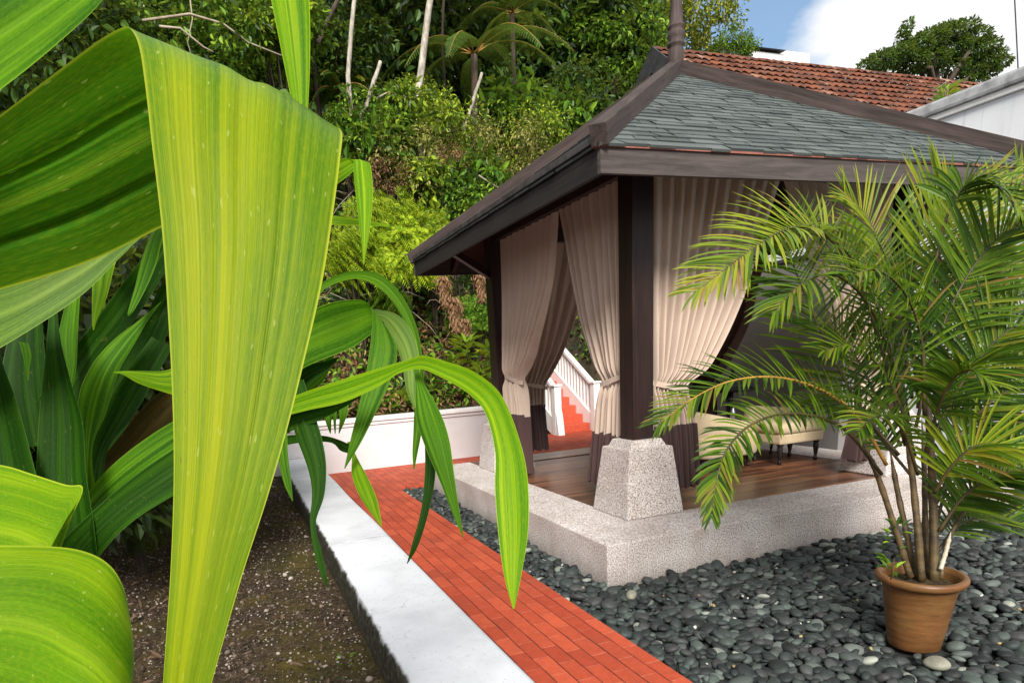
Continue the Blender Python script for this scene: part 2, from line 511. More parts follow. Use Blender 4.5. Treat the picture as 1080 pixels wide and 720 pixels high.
def mat_fabric(name, c):
    k = Mt(name, 0.85, 0.15)
    v = k.coord()
    f = k.noise(v, 260, 2); g = k.noise(k.coord((9, 9, 0.8)), 1.5, 5)
    col = k.ramp(f, [(0.3, tuple(x*0.86 for x in c)), (0.7, c)])
    col = k.mix(0.6, col, k.ramp(g, [(0.3, (0.8, 0.78, 0.76)), (0.7, (1, 1, 1))]), 'MULTIPLY')
    k.base(col); k.bump(f, 0.15, 0.001)
    k.p.inputs['Sheen Weight'].default_value = 0.15
    k.translucent(c, 0.12)
    return k.m

def mat_shingle():
    k = Mt('slate_shingle', 0.85, 0.25)
    g = k.n('ShaderNodeNewGeometry')
    f = k.noise(k.coord(), 120, 3, 0.7)
    b = k.noise(k.coord(), 1.5, 4)
    c = k.ramp(g.outputs['Random Per Island'], [(0, (0.06, 0.073, 0.073)), (0.5, (0.09, 0.107, 0.105)), (1, (0.125, 0.142, 0.138))])
    c = k.mix(0.7, c, k.ramp(f, [(0.3, (0.55, 0.57, 0.55)), (0.7, (1.1, 1.1, 1.1))]), 'MULTIPLY')
    c = k.mix(0.5, c, k.ramp(b, [(0.3, (0.7, 0.7, 0.7)), (0.7, (1, 1, 1))]), 'MULTIPLY')
    k.base(c); k.bump(f, 0.5, 0.004)
    return k.m

def mat_tile():
    k = Mt('clay_roof_tile', 0.85, 0.2)
    g = k.n('ShaderNodeNewGeometry')
    f = k.noise(k.coord(), 3.2, 7, 0.7); b = k.noise(k.coord(), 0.6, 4)
    c = k.ramp(g.outputs['Random Per Island'], [(0, (0.07, 0.024, 0.015)), (0.5, (0.135, 0.043, 0.022)), (0.9, (0.19, 0.066, 0.033)), (1, (0.3, 0.18, 0.13))])
    c = k.mix(k.ramp(f, [(0.5, 0), (0.64, 0.75)]), c, (0.07, 0.055, 0.05))
    c = k.mix(k.ramp(b, [(0.5, 0), (0.7, 0.35)]), c, (0.12, 0.07, 0.05))
    k.base(c); k.bump(f, 0.4, 0.02)
    return k.m

def mat_pebble():
    k = Mt('slate_pebble', 0.62, 0.35)
    g = k.n('ShaderNodeNewGeometry')
    c = k.ramp(g.outputs['Random Per Island'], [(0, (0.011, 0.014, 0.015)), (0.35, (0.022, 0.029, 0.029)), (0.6, (0.036, 0.048, 0.046)),
        (0.75, (0.042, 0.04, 0.043)), (0.9, (0.064, 0.085, 0.075)), (0.97, (0.12, 0.14, 0.128)), (1, (0.32, 0.34, 0.29))])
    f = k.noise(k.coord(), 45, 5, 0.7)
    c = k.mix(0.7, c, k.ramp(f, [(0.3, (0.6, 0.6, 0.6)), (0.7, (1.15, 1.15, 1.15))]), 'MULTIPLY')
    k.base(c); k.bump(f, 0.25, 0.004)
    return k.m

M = {}
M['granite'] = mat_granite()
M['post'] = mat_wood('dark_brown_timber', (0.008, 0.004, 0.0035), (0.036, 0.014, 0.011), 2, 0.45)
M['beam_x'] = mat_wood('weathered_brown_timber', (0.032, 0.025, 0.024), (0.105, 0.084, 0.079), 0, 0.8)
M['beam_y'] = mat_wood('shade_darkened_timber', (0.007, 0.005, 0.0045), (0.018, 0.0135, 0.012), 1, 0.7)  # same brown timber, darkened in its colour for the shaded left fascia
M['hip'] = mat_wood('weathered_ridge_timber', (0.013, 0.008, 0.007), (0.068, 0.046, 0.042), 0, 0.85, 1.8)
M['verge'] = simple('dark_verge_board', (0.02, 0.018, 0.018), (0.07, 0.062, 0.062), 8, 0.5, 0.2)
M['finial'] = mat_wood('weathered_finial_timber', (0.025, 0.017, 0.015), (0.09, 0.062, 0.057), 2, 0.75, 1.4)
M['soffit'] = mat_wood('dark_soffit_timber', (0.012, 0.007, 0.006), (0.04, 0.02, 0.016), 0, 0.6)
M['redtrim'] = simple('red_trim_paint', (0.16, 0.05, 0.036), (0.3, 0.115, 0.085), 12, 0.6, 0.1)
M['deck'] = mat_deck()
M['brick'] = mat_brick()
M['step'] = mat_step()
M['wall'] = mat_white(c=(0.66, 0.645, 0.65))
M['wallgrey'] = mat_white('stained_plaster', (0.78, 0.8, 0.84), 0.22, vertical=True)
M['wallshade'] = mat_white('shade_grey_render', (0.24, 0.225, 0.22), 0.3)
M['wallpink'] = mat_white('pink_plaster', (0.55, 0.42, 0.4), 0.2)
M['coping'] = simple('grey_coping', (0.2, 0.2, 0.21), (0.5, 0.51, 0.53), 7, 0.8, 0.4)
M['whitepaint'] = simple('white_gloss_paint', (0.72, 0.71, 0.7), (0.82, 0.81, 0.8), 9, 0.4, 0.05)
M['kerb'] = mat_kerb()
M['soil'] = mat_soil()
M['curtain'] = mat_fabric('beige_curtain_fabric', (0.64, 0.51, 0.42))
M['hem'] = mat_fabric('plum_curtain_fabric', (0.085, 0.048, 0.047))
M['curtain_shade'] = mat_fabric('shaded_curtain_fabric', (0.12, 0.07, 0.058))  # beige fabric again, with the far corner's shade put into its colour
M['upholstery'] = mat_fabric('cream_upholstery', (0.62, 0.5, 0.33))
M['black'] = simple('black_lacquer', (0.006, 0.005, 0.005), (0.018, 0.014, 0.013), 5, 0.25, 0.02)
M['metal'] = simple('brushed_metal', (0.45, 0.45, 0.46), (0.6, 0.6, 0.61), 30, 0.25, 0.02)
M['metal'].node_tree.nodes['Principled BSDF'].inputs['Metallic'].default_value = 1
M['shingle'] = mat_shingle()
M['tile'] = mat_tile()
M['pebble'] = mat_pebble()
M['pebblebed'] = simple('pebble_bed_grit', (0.008, 0.009, 0.009), (0.03, 0.032, 0.03), 30, 0.9, 0.4)
M['darkboard'] = simple('dark_grey_board', (0.025, 0.027, 0.03), (0.06, 0.062, 0.066), 6, 0.6, 0.1)
M['bark_pale'] = simple('pale_bark', (0.16, 0.14, 0.11), (0.55, 0.5, 0.43), 5, 0.85, 0.5, vs_=(3, 3, 1.2), dist=0.02)
M['bark'] = simple('brown_bark', (0.022, 0.016, 0.011), (0.1, 0.072, 0.05), 5, 0.9, 0.5, vs_=(4, 4, 1), dist=0.02)
M['hill'] = simple('leaf_litter_slope', (0.015, 0.016, 0.008), (0.075, 0.055, 0.03), 3, 0.95, 0.6, dist=0.05)
M['cable'] = simple('black_cable', (0.02, 0.02, 0.02), (0.05, 0.05, 0.05), 5)
def mat_pot():
    k = Mt('glazed_terracotta', 0.42, 0.4)
    f = k.noise(k.coord((1, 1, 6)), 6, 6, 0.65); g = k.noise(k.coord(), 7, 5); d = k.noise(k.coord((14, 14, 3)), 1.6, 3)
    c = k.ramp(f, [(0.3, (0.085, 0.037, 0.012)), (0.7, (0.2, 0.088, 0.03))])
    c = k.mix(k.ramp(g, [(0.45, 0), (0.7, 0.55)]), c, (0.17, 0.1, 0.032))
    c = k.mix(k.ramp(d, [(0.68, 0), (0.72, 0.9)]), c, (0.02, 0.012, 0.008))
    k.base(c); k.bump(f, 0.3, 0.006)
    return k.m
M['pot'] = mat_pot()

G = lambda *s: [(i/(len(s)-1), c) for i, c in enumerate(s)]
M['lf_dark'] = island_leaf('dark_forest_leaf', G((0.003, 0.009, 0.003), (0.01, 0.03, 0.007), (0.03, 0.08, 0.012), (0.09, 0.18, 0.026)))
M['lf_shade'] = island_leaf('shade_dark_leaf', G((0.002, 0.006, 0.002), (0.006, 0.016, 0.004), (0.014, 0.034, 0.006), (0.03, 0.06, 0.01)))  # leaf colours darkened to stand for the black shade inside the clump
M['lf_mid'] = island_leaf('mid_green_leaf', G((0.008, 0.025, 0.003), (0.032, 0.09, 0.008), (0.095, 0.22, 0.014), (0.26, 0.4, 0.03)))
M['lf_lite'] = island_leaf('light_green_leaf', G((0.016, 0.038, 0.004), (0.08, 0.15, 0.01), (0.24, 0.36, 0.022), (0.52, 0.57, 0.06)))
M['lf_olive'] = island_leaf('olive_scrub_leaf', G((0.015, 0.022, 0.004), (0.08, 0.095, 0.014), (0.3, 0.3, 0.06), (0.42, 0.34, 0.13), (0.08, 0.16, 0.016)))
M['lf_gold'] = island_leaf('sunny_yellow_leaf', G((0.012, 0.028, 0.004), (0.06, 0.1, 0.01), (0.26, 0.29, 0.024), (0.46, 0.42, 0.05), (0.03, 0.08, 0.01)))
M['lf_fern'] = island_leaf('bright_fern_leaf', G((0.05, 0.11, 0.005), (0.24, 0.4, 0.012), (0.6, 0.68, 0.04), (0.12, 0.25, 0.008)), 0.5, 0.35)
M['lf_tree'] = island_leaf('tree_fern_leaf', G((0.03, 0.08, 0.015), (0.06, 0.14, 0.025), (0.11, 0.2, 0.04)), 0.5, 0.3)
M['lf_dry'] = island_leaf('dry_brown_leaf', G((0.09, 0.045, 0.02), (0.2, 0.11, 0.055), (0.36, 0.22, 0.12), (0.28, 0.15, 0.07)), 0.8, 0.2, (0.4, 0.22, 0.1))
M['lf_scrap'] = island_leaf('dead_leaf_scrap', G((0.03, 0.018, 0.01), (0.075, 0.045, 0.028), (0.14, 0.085, 0.055), (0.05, 0.035, 0.02)), 0.85, 0.1, (0.2, 0.1, 0.05))
M['lf_croton'] = island_leaf('yellow_green_broad_leaf', G((0.07, 0.17, 0.012), (0.16, 0.3, 0.02), (0.34, 0.42, 0.03), (0.5, 0.5, 0.04), (0.1, 0.22, 0.02)), 0.4, 0.35)
M['lf_palm'] = island_leaf('palm_leaflet', G((0.007, 0.022, 0.002), (0.018, 0.05, 0.003), (0.038, 0.09, 0.004), (0.075, 0.14, 0.006), (0.14, 0.2, 0.009), (0.16, 0.1, 0.025)), 0.45, 0.24, (0.2, 0.36, 0.015), spec=0.2)
M['lf_palm_y'] = island_leaf('yellowing_palm_leaflet', G((0.035, 0.095, 0.004), (0.1, 0.19, 0.007), (0.2, 0.27, 0.011), (0.28, 0.3, 0.015), (0.26, 0.15, 0.035)), 0.42, 0.36, spec=0.3)
M['palm_stem'] = simple('palm_cane', (0.018, 0.012, 0.006), (0.13, 0.085, 0.03), 4, 0.6, 0.3, vs_=(2, 2, 5))
M['palm_pale'] = simple('pale_palm_sheath', (0.25, 0.21, 0.14), (0.55, 0.5, 0.4), 4, 0.6, 0.2, vs_=(3, 3, 1))
M['rachis'] = simple('dark_rachis', (0.018, 0.018, 0.008), (0.1, 0.07, 0.02), 6, 0.5, 0.1)
M['rachis_o'] = simple('orange_rachis', (0.2, 0.1, 0.015), (0.4, 0.22, 0.04), 6, 0.5, 0.1)
M['twig'] = simple('pale_twig', (0.2, 0.16, 0.11), (0.42, 0.36, 0.27), 6, 0.8, 0.2)

M['sl_big'] = mat_strap('giant_strap_leaf', (0.032, 0.105, 0.003), (0.105, 0.215, 0.006), (0.33, 0.345, 0.006), 0.6, 0.27, 0.3, (0.46, 0.85), green=(0.38, 0.52))
M['sl_bright'] = mat_strap('bright_strap_leaf', (0.04, 0.145, 0.003), (0.14, 0.33, 0.006), (0.42, 0.5, 0.01), 0.5, 0.36, sc=0.5)
M['sl_mid'] = mat_strap('green_strap_leaf', (0.012, 0.062, 0.002), (0.058, 0.19, 0.005), (0.2, 0.34, 0.01), 0.35, 0.32, sc=0.5)
M['sl_bigmid'] = mat_strap('broad_strap_leaf', (0.06, 0.16, 0.002), (0.14, 0.29, 0.004), (0.33, 0.38, 0.006), 0.4, 0.28)
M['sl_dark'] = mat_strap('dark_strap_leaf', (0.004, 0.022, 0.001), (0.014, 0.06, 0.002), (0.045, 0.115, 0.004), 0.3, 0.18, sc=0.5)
M['sl_pale'] = mat_strap('pale_strap_leaf', (0.04, 0.095, 0.015), (0.11, 0.2, 0.035), (0.24, 0.32, 0.045), 0.3, 0.22, 0.32, sc=0.6)
M['sl_brown'] = mat_strap('withering_strap_leaf', (0.02, 0.017, 0.004), (0.05, 0.038, 0.008), (0.1, 0.05, 0.012), 0.4, 0.2, 0.6, sc=0.5)

# ------------------------------------------------------------------ ground and hard landscape
def sstep(a, b, x):
    t = np.clip((x-a)/(b-a), 0, 1)
    return t*t*(3-2*t)

def hill_h(x, y):
    x = np.asarray(x, float); y = np.asarray(y, float)
    y0 = 6.95+4.3*(sstep(2.3, 3.3, x)-sstep(5.4, 6.4, x))
    d = np.clip(y-y0, 0, None)
    h = np.where(d > 0, 0.62+d*(0.95+0.45*(sstep(2.3, 3.4, x)-sstep(5.4, 7, x))), 0.0)
    h = np.minimum(h, 8.5+0.45*np.clip(y-14.5, 0, 12))
    h = h*(1-sstep(6.9, 8.6, x))
    l = np.clip(-5.2-x, 0, None)*0.9*sstep(-6, 1, y)+0
    return np.maximum(h, np.minimum(l, 7))

def grid_obj(name, x0, x1, y0, y1, nx, ny, zf, mat):
    xs = np.linspace(x0, x1, nx); ys = np.linspace(y0, y1, ny)
    X, Y = np.meshgrid(xs, ys); Z = zf(X, Y)
    V = np.stack([X, Y, Z], -1).reshape(-1, 3)
    i = np.arange((nx-1)*(ny-1)); r_, c_ = i//(nx-1), i % (nx-1)
    a = r_*nx+c_
    F = np.stack([a, a+1, a+nx+1, a+nx], -1)
    o = bpy.data.objects.new(name, np_mesh(name, V, F, mat, True))
    return link(o)

def nz(x, y, s, seed=0):
    return (np.sin(x*s*1.3+seed)+np.sin(y*s*1.7+2.1*seed)+np.sin((x+y)*s*2.3+seed*.7)+np.sin((x-1.4*y)*s*3.9+seed*1.3)*.6)/3.6

g = grid_obj('ground', -150, 150, -150, 150, 2, 2, lambda X, Y: X*0-0.09, M['hill'])
tag(g, 'dark earth ground under the garden', kind='structure')
h = grid_obj('hillside', -22, 11, 6.97, 34, 90, 90, lambda X, Y: hill_h(X, Y)+0.18*nz(X, Y, 1.1, 3)*(Y > 7.3)*(hill_h(X, Y) > .5)-0.05, M['hill'])
tag(h, 'steep overgrown hillside behind the white wall', kind='structure')
soil = grid_obj('soil_bed', -7.5, -1.766, -6, 6.44, 240, 420,
    lambda X, Y: 0.07+0.03*nz(X, Y, 2.2, 1)+0.012*nz(X, Y, 14, 5)+0.005*rng.standard_normal(X.shape)+0.9*np.clip(-5.2-X, 0, None), M['soil'])
tag(soil, 'gravelly brown soil in the planting bed', kind='structure')

def strip_obj(name, pieces, z0, z1, mat, bev=0.0):
    b = MB()
    for (x0, x1, y0, y1) in pieces: b.box(x0, x1, y0, y1, z0, z1, bev)
    return b.build(name, mat)
path = strip_obj('brick_path', [(-1.27, -0.4, -6, 4.59)], -0.05, 0.012, M['brick'])
tag(path, 'red brick path beside the white kerb', kind='structure')
yard = strip_obj('brick_yard', [(-1.27, 8.0, 4.592, 8.4)], -0.05, 0.0125, M['brick'])
tag(yard, 'red brick paving between pavilion, white wall and stairs', kind='structure')
pb = strip_obj('pebble_base', [(-0.398, 5.18, -6, 4.588)], -0.085, -0.05, M['pebblebed'])
tag(pb, 'dark grit under the pebbles', kind='structure')

# rounded white planter kerb
b = MB()
prof = [(-1.775, -0.04), (-1.772, 0.25), (-1.76, 0.287), (-1.735, 0.3), (-1.315, 0.302), (-1.293, 0.296), (-1.283, 0.275), (-1.283, -0.04)]
ys = np.linspace(-6, 6.47, 90)
P = [[(px_+0.004*sin(y*2.1+i)+0.003*sin(y*7.3+2*i)*(i < 4), y, pz+0.003*sin(y*3.1+i*.4)) for i, (px_, pz) in enumerate(prof)] for y in ys]
b.grid(P, smooth=True)
kerb = b.build('planter_kerb', M['kerb'])
tag(kerb, 'low white painted concrete planter kerb running beside the red brick path', 'kerb')

# low white rear wall
rw = empty('garden_wall', (-1, 6.6, 0), 'low white plastered wall at the foot of the jungle slope', 'wall')
MB().box(-7.5, 2.35, 6.5, 6.72, -0.04, 0.765).build('wall_body', M['wall'], rw)
MB().box(-7.5, 2.39, 6.46, 6.76, 0.767, 0.83, 0.012).build('coping', M['whitepaint'], rw)
MB().box(-7.5, 2.37, 6.482, 6.498, 0.715, 0.766).build('moulding', M['wall'], rw)

# tall boundary wall right
tw = empty('boundary_wall', (5.3, 4, 0), 'tall grey white stained wall with moulded coping right of the pavilion', 'wall')
MB().box(5.2, 5.45, -8, 4.7, -0.04, 3.74).build('wall_body', M['wallgrey'], tw)
MB().box(5.165, 5.485, -8, 4.73, 3.742, 3.80, 0.01).build('moulding', M['whitepaint'], tw)
MB().box(5.13, 5.52, -8, 4.76, 3.802, 3.93, 0.03).build('coping', M['coping'], tw)

# added dark backdrop wall, standing in for shade on the pavilion's far side
sw = empty('shade_backdrop', (4.8, 3.6, 0), 'dark grey backdrop wall added for the shade seen through the pavilion', 'wall')
MB().box(4.72, 4.86, 2.25, 5.6, -.05, 2.55).build('wall_body', M['wallshade'], sw)
MB().box(4.7, 4.88, 2.23, 5.62, 2.551, 2.6, .008).build('coping', M['darkboard'], sw)

# wall of the upper terrace behind the stairs
uw = empty('terrace_wall', (5, 11.5, 0), 'pinkish plastered wall at the head of the red stairs', 'wall')
MB().box(2.9, 8.1, 11.5, 11.75, -.05, 3.0).build('wall_body', M['wallpink'], uw)
MB().box(2.85, 8.12, 11.46, 11.79, 3.001, 3.07, .01).build('coping', M['coping'], uw)

# ------------------------------------------------------------------ pebbles
def ico(sub):
    bm = bmesh.new(); bmesh.ops.create_icosphere(bm, subdivisions=sub, radius=1)
    V = np.array([q.co[:] for q in bm.verts]); F = np.array([[q.index for q in f.verts] for f in bm.faces]); bm.free()
    return V, F

def scatter_stones(name, pos, size, flat, mat, sub=2, tilt=0.35):
    V0, F0 = ico(sub); n = len(pos)
    el = rng.uniform(0.62, 1.0, n); a = rng.uniform(0, 2*pi, n)
    sc = np.stack([size, size*el, size*flat], -1)
    V = V0[None]*sc[:, None]
    # lumpiness: a few low frequency bends
    ph = rng.uniform(0, 6.28, (n, 3)); k = rng.uniform(0.05, 0.16, n)
    V *= (1+k[:, None]*np.sin(V0[None, :, 0]*2.2+ph[:, None, 0])*np.cos(V0[None, :, 1]*2.0+ph[:, None, 1]))[..., None]
    tx, ty = rng.normal(0, tilt, n), rng.normal(0, tilt, n)
    c, s = np.cos(tx)[:, None], np.sin(tx)[:, None]
    y = V[..., 1]*c-V[..., 2]*s; z = V[..., 1]*s+V[..., 2]*c; x = V[..., 0]
    c, s = np.cos(ty)[:, None], np.sin(ty)[:, None]
    x, z = x*c+z*s, -x*s+z*c
    c, s = np.cos(a)[:, None], np.sin(a)[:, None]
    x, y = x*c-y*s, x*s+y*c
    V = np.stack([x, y, z], -1)+np.asarray(pos)[:, None]
    F = (F0[None]+(np.arange(n)*len(V0))[:, None, None]).reshape(-1, 3)
    return np_mesh(name, V.reshape(-1, 3), F, mat, True)

pos = []
def stone_grid(x0, x1, y0, y1, step, z0, z1):
    X, Y = np.meshgrid(np.arange(x0, x1, step), np.arange(y0, y1, step))
    n = X.size
    p = np.stack([X.ravel()+rng.uniform(-.5, .5, n)*step, Y.ravel()+rng.uniform(-.5, .5, n)*step, rng.uniform(z0, z1, n)], -1)
    return p
p1 = np.vstack([stone_grid(-0.36, 5.1, -3.0, 4.56, 0.062, -0.045, -0.028), stone_grid(-0.36, 5.1, -3.0, 4.56, 0.07, -0.026, -0.01)])
keep = ~((p1[:, 0] > -0.01) & (p1[:, 1] > -0.01)) & ~((p1[:, 0]-0.915)**2+(p1[:, 1]+1.585)**2 < 0.16**2)
keep &= ~((p1[:, 0] > 2.6) & (p1[:, 1] < -1.6))
p1 = p1[keep]
sz = np.clip(rng.lognormal(math.log(0.037), 0.27, len(p1)), 0.02, 0.066)
peb = link(bpy.data.objects.new('pebbles', scatter_stones('pebbles', p1, sz, rng.uniform(0.34, 0.54, len(p1)), M['pebble'], 2, 0.24)))
tag(peb, 'bed of smooth dark slate pebbles around the pavilion', kind='stuff')
# pale stone by the pot
M['palestone'] = simple('pale_stone', (0.14, 0.14, 0.11), (0.27, 0.265, 0.21), 12, 0.6, 0.2)
ps = link(bpy.data.objects.new('pebble', scatter_stones('pebble', np.array([[0.0, 0, 0]]), np.array([0.056]), np.array([0.55]), M['palestone'], 3, 0.1)))
ps.location = (0.735, -1.80, 0.012)
tag(ps, 'large pale oval pebble in front of the terracotta pot', 'pebble')
ps2 = link(bpy.data.objects.new('pebble', scatter_stones('pebble', np.array([[0.0, 0, 0]]), np.array([0.05]), np.array([0.6]), M['palestone'], 3, 0.1)))
ps2.location = (0.0, -0.3, 0.014)
tag(ps2, 'pale green pebble between the brick path and the platform corner', 'pebble')

dbn = 170
dx_ = np.stack([rng.uniform(-.35, 3.0, dbn), rng.uniform(-2.4, 2.2, dbn), rng.uniform(-.012, .004, dbn)], -1)
dx_ = dx_[~((dx_[:, 0] > -0.02) & (dx_[:, 1] > -0.02))]
M['chip'] = island_leaf('pale_stone_chip', G((0.3, 0.3, 0.27), (0.5, 0.5, 0.47), (0.16, 0.1, 0.05), (0.38, 0.3, 0.14)), 0.8, 0.0)
chips = link(bpy.data.objects.new('stone_chips', scatter_stones('stone_chips', dx_, rng.uniform(.007, .017, len(dx_)), rng.uniform(.3, .7, len(dx_)), M['chip'], 1, .5)))
tag(chips, 'pale chips and crumbs caught between the dark pebbles', kind='stuff')

# grit on the soil
n = 15000
gx = rng.uniform(-4.2, -1.8, n); gy = -2.2+8.4*rng.uniform(0, 1, n)**1.6
gz = 0.07+0.03*nz(gx, gy, 2.2, 1)+0.012*nz(gx, gy, 14, 5)+0.004
M['grit'] = island_leaf('soil_grit', G((0.02, 0.016, 0.012), (0.08, 0.06, 0.045), (0.16, 0.125, 0.095), (0.34, 0.3, 0.26)), 0.9, 0.0)
gs = rng.lognormal(math.log(0.0062), 0.45, n)
grit = link(bpy.data.objects.new('soil_gravel', scatter_stones('soil_gravel', np.stack([gx, gy, gz], -1), gs, rng.uniform(0.5, 0.9, n), M['grit'], 1)))
tag(grit, 'fine brown grit and crumbs of soil on the planting bed', kind='stuff')

# ------------------------------------------------------------------ pavilion
L = 4.32; HP = 0.28
gz_ = empty('pavilion', (0, 0, 0), 'open square pavilion with dark timber posts, slate hip roof and granite platform', 'pavilion')
b = MB()
iw = 0.53
for (x0, x1, y0, y1) in ((0, L, 0, iw), (0, L, L-iw, L), (0, iw, iw, L-iw), (L-iw, L, iw, L-iw)):
    pass
# platform as one chamfered ring: outer walls and top border
bm = bmesh.new()
def ringq(z): return [bm.verts.new(p) for p in ((0, 0, z), (L, 0, z), (L, L, z), (0, L, z))]
lo, hi = ringq(-0.05), ringq(HP)
inn = [bm.verts.new(p) for p in ((iw, iw, HP), (L-iw, iw, HP), (L-iw, L-iw, HP), (iw, L-iw, HP))]
inl = [bm.verts.new(p) for p in ((iw, iw, HP-.04), (L-iw, iw, HP-.04), (L-iw, L-iw, HP-.04), (iw, L-iw, HP-.04))]
for i in range(4):
    j = (i+1) % 4
    bm.faces.new((lo[i], lo[j], hi[j], hi[i])); bm.faces.new((hi[i], hi[j], inn[j], inn[i])); bm.faces.new((inn[i], inn[j], inl[j], inl[i]))
bmesh.ops.bevel(bm, geom=[e for e in bm.edges if all(abs(q.co.z-HP) < 1e-5 and (min(q.co.x, q.co.y) < 1e-5 or max(q.co.x, q.co.y) > L-1e-5) for q in e.verts) or abs(e.verts[0].co.z-e.verts[1].co.z) > .3], offset=0.008, segments=2, affect='EDGES', profile=0.6)
b.bm(bm); b.build('platform', M['granite'], gz_)
MB().box(iw+.002, L-iw-.002, iw+.002, L-iw-.002, HP-0.05, HP-0.004).build('deck', M['deck'], gz_)
MB().box(iw+.002, L-iw-.002, L-iw, L-.012, HP-.03, HP+.004).build('deck', M['deck'], gz_)
# bases and posts
PC = 0.755
cor = [(PC, PC), (L-PC, PC), (L-PC, L-PC), (PC, L-PC)]
for (cx, cy) in cor:
    b = MB()
    def q4(hw, z): return [(cx-hw, cy-hw, z), (cx+hw, cy-hw, z), (cx+hw, cy+hw, z), (cx-hw, cy+hw, z)]
    b.hexa(q4(0.268, HP+.001)+q4(0.203, HP+0.545), 0.012)
    b.hexa(q4(0.176, HP+0.53)+q4(0.142, HP+0.605), 0.012)
    b.build('base', M['granite'], gz_)
    MB().box(cx-.095, cx+.095, cy-.095, cy+.095, HP+0.59, 3.0, 0.006).build('post', M['post'], gz_)
# ring beams between the posts
b = MB()
za, zb_ = 2.87, 3.02
for (x0, x1, y0, y1) in ((.70, L-.70, PC-.05, PC+.05), (.70, L-.70, L-PC-.05, L-PC+.05), (PC-.05, PC+.05, PC+.052, L-PC-.052), (L-PC-.05, L-PC+.05, PC+.052, L-PC-.052)):
    b.box(x0, x1, y0, y1, za, zb_)
b.build('ring_beam', M['soffit'], gz_)
# roof
ZE, ZT, ZA = 2.628, 2.79, 4.13
ap = Vector((L/2, L/2, ZA))
c4 = [Vector(p) for p in ((0, 0, ZT), (L, 0, ZT), (L, L, ZT), (0, L, ZT))]
b = MB()
for i in range(4):
    b.add([c4[i]+Vector((0, 0, -.05)), c4[(i+1) % 4]+Vector((0, 0, -.05)), ap+Vector((0, 0, -.05))], [(0, 1, 2)])
roof = b.build('roof', M['soffit'], gz_)
# fascia boards: front, right, back, left (butt jointed at the corners)
t_ = 0.035
MB().box(0, L, 0, t_, ZE, ZT-.022).build('fascia', M['beam_x'], roof)
MB().box(0, L, L-t_, L, ZE, ZT-.022).build('fascia', M['beam_x'], roof)
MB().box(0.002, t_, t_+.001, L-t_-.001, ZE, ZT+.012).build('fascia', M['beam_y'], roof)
MB().box(-.022, .022, t_+.03, L+.012, ZT+.0125, ZT+.056, .006).build('verge_board', M['verge'], roof)
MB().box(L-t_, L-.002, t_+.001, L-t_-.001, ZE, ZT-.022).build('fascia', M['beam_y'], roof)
b = MB()
for (x0, x1, y0, y1) in ((-.012, L+.012, -.012, .05), (-.012, L+.012, L-.05, L+.012), (L-.05, L+.012, .051, L-.051)):
    b.box(x0, x1, y0, y1, ZT-.021, ZT+.001)
b.build('drip_trim', M['redtrim'], roof)
# rafters
b = MB()
for k in range(1, 9):
    x = L*k/9
    top = ZT+(ZA-ZT)*min(x, L-x)/(L/2)
    e = min(x, L-x)
    for (p0, p1) in (((x, 0.05, ZT-.11), (x, e, top-.12)), ((0.05, x, ZT-.11), (e, x, top-.12)), ((x, L-.05, ZT-.11), (x, L-e, top-.12)), ((L-.05, x, ZT-.11), (L-e, x, top-.12))):
        b.beam(p0, p1, 0.05, 0.09)
for i in range(4):
    b.beam(c4[i]+Vector((0, 0, -.12))+(ap-c4[i])*.02, ap+Vector((0, 0, -.13)), 0.07, 0.11)
b.build('rafter_set', M['post'], roof)
# brace at the rear left post
b = MB(); b.beam((0.12, 3.2, 2.72), (0.7, 3.56, 2.5), 0.05, 0.07); b.build('brace', M['post'], gz_)

# shingles: overlapping laminated tabs, courses up each slope
def shingle_slope(a, bb, top, ncourse=25):
    a, bb, top = Vector(a), Vector(bb), Vector(top)
    mid = (a+bb)/2; ax = (bb-a); Lw = ax.length; ax.normalize()
    up = (top-mid); Hs = up.length; up.normalize(); nr = ax.cross(up).normalized()
    V, F = [], []
    rr = random.Random(int(abs(a.x*13+a.y*7+bb.x*3)))
    ch = Hs/ncourse
    for c in range(ncourse):
        s0 = c*ch-0.02; s1 = s0+ch*1.55
        half = lambda s: Lw/2*(1-max(s, -.03)/Hs)+.002
        x = -half(s0)
        while x < half(s0):
            wd = rr.uniform(0.1, 0.28); x1 = min(x+wd, half(s0))
            skew0, skew1 = rr.uniform(-.06, .06), rr.uniform(-.06, .06)
            lift = rr.uniform(0.005, 0.012)
            h1 = max(half(s1), 0.001)
            xa, xb = max(-h1, min(h1, x+skew0)), max(-h1, min(h1, x1+skew1))
            dj = rr.uniform(-.006, .006)
            pts = [(x, s0+dj, lift+.004), (x1-.004, s0+dj, lift+.004), (xb, min(s1, Hs), 0.0015), (xa, min(s1, Hs), 0.0015),
                   (x, s0+dj, lift-.012), (x1-.004, s0+dj, lift-.012)]
            i0 = len(V)
            V += [mid+ax*p[0]+up*p[1]+nr*p[2] for p in pts]
            F += [(i0, i0+1, i0+2, i0+3), (i0+4, i0+5, i0+1, i0)]
            x = x1
    return V, F
b = MB()
for i in range(4):
    V, F = shingle_slope(c4[i], c4[(i+1) % 4], ap)
    b.add(V, F)
b.build('shingles', M['shingle'], roof)
